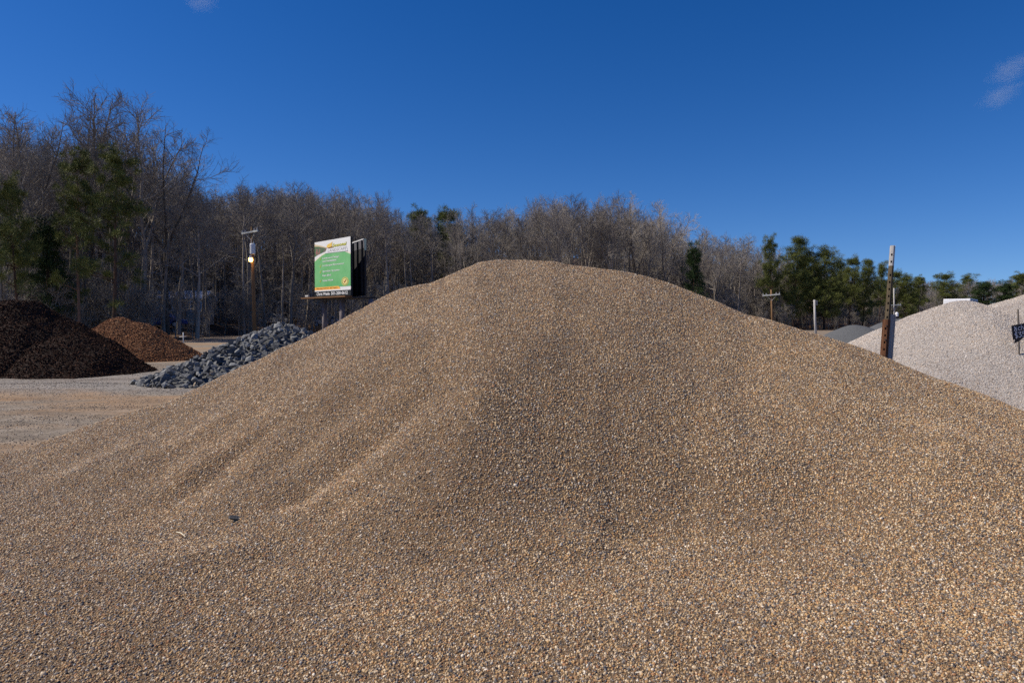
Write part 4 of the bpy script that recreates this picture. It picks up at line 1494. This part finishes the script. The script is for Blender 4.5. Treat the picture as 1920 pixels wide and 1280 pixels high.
ZONES = [(-120, 362, "bare hardwood in the tall stand above the mulch piles", "tall bare trees above the mulch piles"),
         (362, 590, "bare hardwood in the wood around the lamp pole", "bare trees around the lamp pole"),
         (590, 900, "bare hardwood in the wood right of the hoarding", "bare trees right of the hoarding"),
         (900, 1290, "bare hardwood rising behind the crest of the pebble pile", "bare trees behind the pile's crest"),
         (1290, 1720, "bare hardwood in the wood over the pile's right slope", "bare trees over the right slope"),
         (1720, 2080, "small far bare tree on the skyline over the pale stone piles", "far bare trees over the pale piles")]


def bare(px, s, ytop, kinds, label, group, rz=None, wide=1.0):
    p = on_bank(px, s)
    H = max(height_for(px, p, ytop), 4.0)
    return place("bare_tree", tr_.choice(kinds) if isinstance(kinds, list) and not isinstance(kinds[0], bpy.types.Mesh) else kinds, p, H, HB, tr_.uniform(0, 6.28) if rz is None else rz,
                 label, "tree", group, wide)


# the trees that stand out one by one against the sky
SOLO = [(30, 4, 186, 0, "bare tree with a dense upright crown at the far left skyline", 1.0),
        (62, 6, 200, 1, "bare tree with forked dark limbs second from the left edge", 1.0),
        (146, 3, 164, 2, "tallest bare tree on the left skyline, a straight pointed leader", 0.85),
        (212, 5, 178, 3, "broad bare tree with spreading limbs above the twin pines", 1.05),
        (262, 2, 198, 4, "bare tree whose long limbs reach out to the right over the sky", 1.15),
        (312, 4, 224, 1, "outermost bare tree at the right end of the tall left stand", 1.0),
        (470, 3, 330, 2, "bare tree directly behind the lamp pole", 1.2),
        (545, 5, 326, 0, "tall bare tree midway between lamp pole and hoarding", 1.0),
        (680, 4, 338, 3, "slim bare tree standing up above the hoarding's right end", 0.7),
        (1010, 4, 368, 4, "dark trunked bare tree left of the gap over the pile's crest", 0.8),
        (1062, 3, 352, 0, "round headed bare tree highest over the pile's crest", 0.95),
        (1130, 4, 356, 3, "second tall bare tree right of the round headed one over the crest", 0.9),
        (1195, 5, 368, 1, "wide bare tree with arching limbs over the pile's right shoulder", 1.1),
        (1240, 3, 384, 4, "bare tree closing the right end of the raised group over the crest", 1.1)]
for px, s, yt, k, lb, wd in SOLO:
    bare(px, s, yt, BROAD[k], lb, None, wide=wd)

n_bare = 0
for (x0, x1, lb, gr) in ZONES:
    dens = {-120: 44, 362: 30, 590: 40, 900: 48, 1290: 46, 1720: 44}[x0]
    for k in range(dens):
        px = x0 + (x1 - x0) * (k + tr_.random()) / dens
        row = tr_.random()
        s = 1 + 34 * row ** 1.2
        yt = float(np.interp(px, TOPX, TOPY)) + (tr_.uniform(0, 30) if px > 362 else tr_.uniform(15, 150)) * (1.0 if px < 1300 else 0.6 if px < 1690 else 0.35) + tr_.random() ** 2 * 36 * (1 - 0.5 * row) * (1 if px < 1690 else 0.3)
        bare(px, s, yt, tr_.choice([NARROW, NARROW, BROAD]), lb, gr, wide=tr_.uniform(0.9, 1.15))
        n_bare += 1

# evergreens
EVER = [(36, -2, 338, PINES[0], 0.75, "dark pine with a narrow crown at the left edge of the wood"),
        (150, -1, 294, TIER[0], 0.75, "left one of the twin pines above the mulch piles"),
        (214, -3, 296, TIER[1], 0.9, "right one of the twin pines, with shelf like boughs reaching low"),
        (95, 1, 420, CEDAR[0], 1.0, "small evergreen low in the wood between the left pines"),
        (786, 27, 394, PINES[1], 0.85, "round pine top showing on the skyline left of the pile's crest"),
        (848, 24, 394, PINES[2], 1.1, "larger round pine top just left of the pile's crest"),
        (1302, -1, 462, CEDAR[0], 0.75, "pointed young evergreen beside the pile's right shoulder"),
        (1446, 4, 446, PINES[0], 0.7, "leftmost pine of the evergreen group on the right"),
        (1487, 3, 443, FULL[1], 1.0, "tallest pine of the evergreen group on the right"),
        (1545, -1, 466, FULL[0], 1.25, "broad sunlit pine at the middle of the right evergreen group"),
        (1592, 3, 482, PINES[2], 0.9, "slim pine right of the broad sunlit one"),
        (1617, 1, 486, FULL[1], 0.9, "pine with layered boughs left of the rusty post"),
        (1520, 9, 478, PINES[2], 1.2, "shaded pine in the gap between the tallest and the broad sunlit one"),
        (1574, 10, 488, FULL[0], 1.0, "dark pine set back behind the slim one"),
        (1672, 8, 508, PINES[2], 1.2, "pine crown set back directly behind the rusty post"),
        (1648, 4, 494, PINES[0], 0.9, "pine crown directly left of the rusty post's top"),
        (1697, 0, 516, FULL[0], 1.2, "dark pine right of the rusty post's middle"),
        (1721, 2, 519, PINES[1], 1.0, "isolated little round pine on the skyline right of the rusty post"),
        (1768, 4, 512, PINES[2], 1.5, "flat topped far pine above the white truck"),
        (1804, 8, 516, PINES[0], 1.3, "far pine between the flat topped one and the right edge"),
        (1842, -6, 528, CEDAR[1], 1.6, "dense rounded evergreen standing before the far skyline on the right"),
        (1885, 2, 530, CEDAR[0], 1.4, "low evergreen clump to the right of the dense rounded one"),
        (1912, 6, 513, PINES[1], 1.4, "far pine at the right edge of the picture")]
for i, (px, s, yt, pr, wd, lb) in enumerate(EVER):
    p = on_bank(px, s)
    if s < 0:
        p.z = 0
    H = height_for(px, p, yt)
    href = 8.0 if pr in CEDAR else 16.0
    place("evergreen_tree" if pr in CEDAR else "pine_tree", pr, p, H, href, i * 1.7, lb, "tree", None, wd)

# ---- saplings and brush along the wood's edge; the deep wood behind reads as one mass
KIT = bpy.data.collections.new("wood_kit")


def kit(name, pr):
    vs, fs, n = [], [], 0
    for me in pr:
        vs += [tuple(v.co) for v in me.vertices]
        fs += [[i + n for i in f.vertices] for f in me.polygons]
        n = len(vs)
    me = bpy.data.meshes.new(name)
    me.from_pydata(vs, [], fs)
    me.materials.append(M_TWIG)
    return me


def swarm(name, meshes, pts, scales, rots, label, cat):
    """one object: copies of the kit meshes standing on a cloud of points"""
    coll = bpy.data.collections.new(name + "_kit")
    for m_ in meshes:
        coll.objects.link(bpy.data.objects.new(name + "_piece", m_))
    me = bpy.data.meshes.new(name)
    me.from_pydata([tuple(p) for p in pts], [], [])
    at_s = me.attributes.new("size", 'FLOAT', 'POINT')
    at_s.data.foreach_set("value", scales)
    at_r = me.attributes.new("turn", 'FLOAT', 'POINT')
    at_r.data.foreach_set("value", rots)
    ng = bpy.data.node_groups.new(name + "_nodes", 'GeometryNodeTree')
    ng.interface.new_socket("Geometry", in_out='INPUT', socket_type='NodeSocketGeometry')
    ng.interface.new_socket("Geometry", in_out='OUTPUT', socket_type='NodeSocketGeometry')
    N, L = ng.nodes, ng.links
    gi, go = N.new("NodeGroupInput"), N.new("NodeGroupOutput")
    ci = N.new("GeometryNodeCollectionInfo")
    ci.inputs["Collection"].default_value = coll
    ci.inputs["Separate Children"].default_value = True
    ci.inputs["Reset Children"].default_value = True
    ip = N.new("GeometryNodeInstanceOnPoints")
    ip.inputs["Pick Instance"].default_value = True
    L.new(gi.outputs[0], ip.inputs["Points"])
    L.new(ci.outputs[0], ip.inputs["Instance"])
    ns = N.new("GeometryNodeInputNamedAttribute")
    ns.data_type = 'FLOAT'
    ns.inputs["Name"].default_value = "size"
    nr = N.new("GeometryNodeInputNamedAttribute")
    nr.data_type = 'FLOAT'
    nr.inputs["Name"].default_value = "turn"
    cx = N.new("ShaderNodeCombineXYZ")
    L.new(nr.outputs[0], cx.inputs[2])
    L.new(cx.outputs[0], ip.inputs["Rotation"])
    L.new(ns.outputs[0], ip.inputs["Scale"])
    L.new(ip.outputs[0], go.inputs[0])
    o = link(bpy.data.objects.new(name, me))
    md = o.modifiers.new("swarm", 'NODES')
    md.node_group = ng
    tag(o, label, cat, None, "stuff")
    return o


pts, sc, rt_ = [], [], []
for k in range(1000):
    px = tr_.uniform(-200, 2120)
    s = 8 + 75 * tr_.random()
    if (285 < px < 440 or 490 < px < 650) and s < 26:
        s += 20
    p = on_bank(px, s)
    yt = float(np.interp(px, TOPX, TOPY)) + (tr_.uniform(70, 190) if px < 365 else tr_.uniform(14, 70) if px < 1690 else tr_.uniform(2, 22))
    H = max(height_for(px, p, yt), 5)
    pts.append(p)
    sc.append(H / HB)
    rt_.append(tr_.uniform(0, 6.28))
swarm("deep_wood", [kit("wood_piece", q) for q in NARROW[:4] + BROAD[:2]], pts, sc, rt_, "dense mass of bare trunks and twigs deep in the wood", "wood")
pts, sc, rt_ = [], [], []
for k in range(1700):
    px = tr_.uniform(-200, 2120)
    s = 0.5 + 40 * tr_.random() ** 1.6
    gap = (285 < px < 440 or 490 < px < 650) and s < 20          # cleared house plots
    if gap and tr_.random() < 0.72:
        continue
    pts.append(on_bank(px, s))
    sc.append(tr_.uniform(0.3, 1.1) * (0.7 + s / 40))
    rt_.append(tr_.uniform(0, 6.28))
swarm("undergrowth", [kit("brush_piece", q) for q in SMALL], pts, sc, rt_, "tangled bare saplings and brush along the foot of the wood", "brush")

# ================================================================== SMALL THINGS ON THE PILE
def on_pile(px, py):
    d = ray(px, py)
    t = 1.5
    while t < 16:
        p = Vector((0, 0, CAM_H)) + d * t
        if p.z < float(pile_z(np.array([[p.x]]), np.array([[p.y]]))[0, 0]):
            return p
        t += 0.01
    return p


s0, s1 = on_pile(331, 1005), on_pile(347, 1012)
straw = MB().tube([s0 + Vector((0, 0, 0.035)), (s0 + s1) / 2 + Vector((0, 0, 0.042)), s1 + Vector((0, 0, 0.03))], [0.0035, 0.004, 0.0025], 6).build(
    "straw", plain("bleached straw", (0.75, 0.68, 0.5), 0.6))
tag(straw, "pale bit of straw lying on the lower left of the pebble slope", "straw")
sp = on_pile(441, 976)
ds = bpy.data.objects.new("stone", ROCKS[2])
ds.location = sp + Vector((0, 0, 0.02))
ds.scale = (0.085, 0.075, 0.06)
ds.rotation_euler = (0.3, 0.4, 0.6)
link(ds)
tag(ds, "lone dark angular stone on the lower left of the pebble slope", "stone")

# ================================================================== CLOUD WISPS
def cloud_mat(name, dens, scale):
    m = bpy.data.materials.new(name)
    m.use_nodes = True
    nt = m.node_tree
    nt.nodes.remove(nt.nodes["Principled BSDF"])
    v = nt.nodes.new("ShaderNodeVolumePrincipled")
    v.inputs["Color"].default_value = (0.9, 0.9, 0.92, 1)
    tc = nt.nodes.new("ShaderNodeTexCoord")
    n = noise(nt, scale, 5, 0.6, tc.outputs["Object"], 0.5)
    ln = nt.nodes.new("ShaderNodeVectorMath")
    ln.operation = 'LENGTH'
    nt.links.new(tc.outputs["Object"], ln.inputs[0])
    sub = nt.nodes.new("ShaderNodeMath")
    sub.operation = 'SUBTRACT'
    nt.links.new(n.outputs[0], sub.inputs[0])
    sc_ = nt.nodes.new("ShaderNodeMath")
    sc_.operation = 'MULTIPLY'
    sc_.inputs[1].default_value = 0.62
    nt.links.new(ln.outputs["Value"], sc_.inputs[0])
    nt.links.new(sc_.outputs[0], sub.inputs[1])
    mr = nt.nodes.new("ShaderNodeMapRange")
    mr.inputs["From Min"].default_value = 0.0
    mr.inputs["From Max"].default_value = 0.35
    mr.inputs["To Min"].default_value = 0.0
    mr.inputs["To Max"].default_value = dens
    nt.links.new(sub.outputs[0], mr.inputs["Value"])
    nt.links.new(mr.outputs[0], v.inputs["Density"])
    nt.links.new(v.outputs[0], nt.nodes["Material Output"].inputs["Volume"])
    return m


bmc = bmesh.new()
bmesh.ops.create_icosphere(bmc, subdivisions=3, radius=1)
cme = bpy.data.meshes.new("cloud")
bmc.to_mesh(cme)
bmc.free()
cme.materials.append(cloud_mat("cloud vapour", 0.0022, 2.2))
for px, py, w_, h_, ang, lb in ((1876, 180, 52, 26, -24, "lower faint cloud wisp at the upper right of the sky"),
                               (1896, 130, 60, 30, -28, "upper faint cloud wisp at the right edge of the sky"),
                               (376, 4, 40, 22, 0, "faint cloud scrap at the top edge of the sky")):
    Yc = 2600.0
    c = bpy.data.objects.new("cloud", cme)
    c.location = at(px, py, Yc)
    c.scale = (w_ / F * Yc, 60, h_ / F * Yc)
    c.rotation_euler = (0, R(ang), 0)
    link(c)
    tag(c, lb, "cloud")
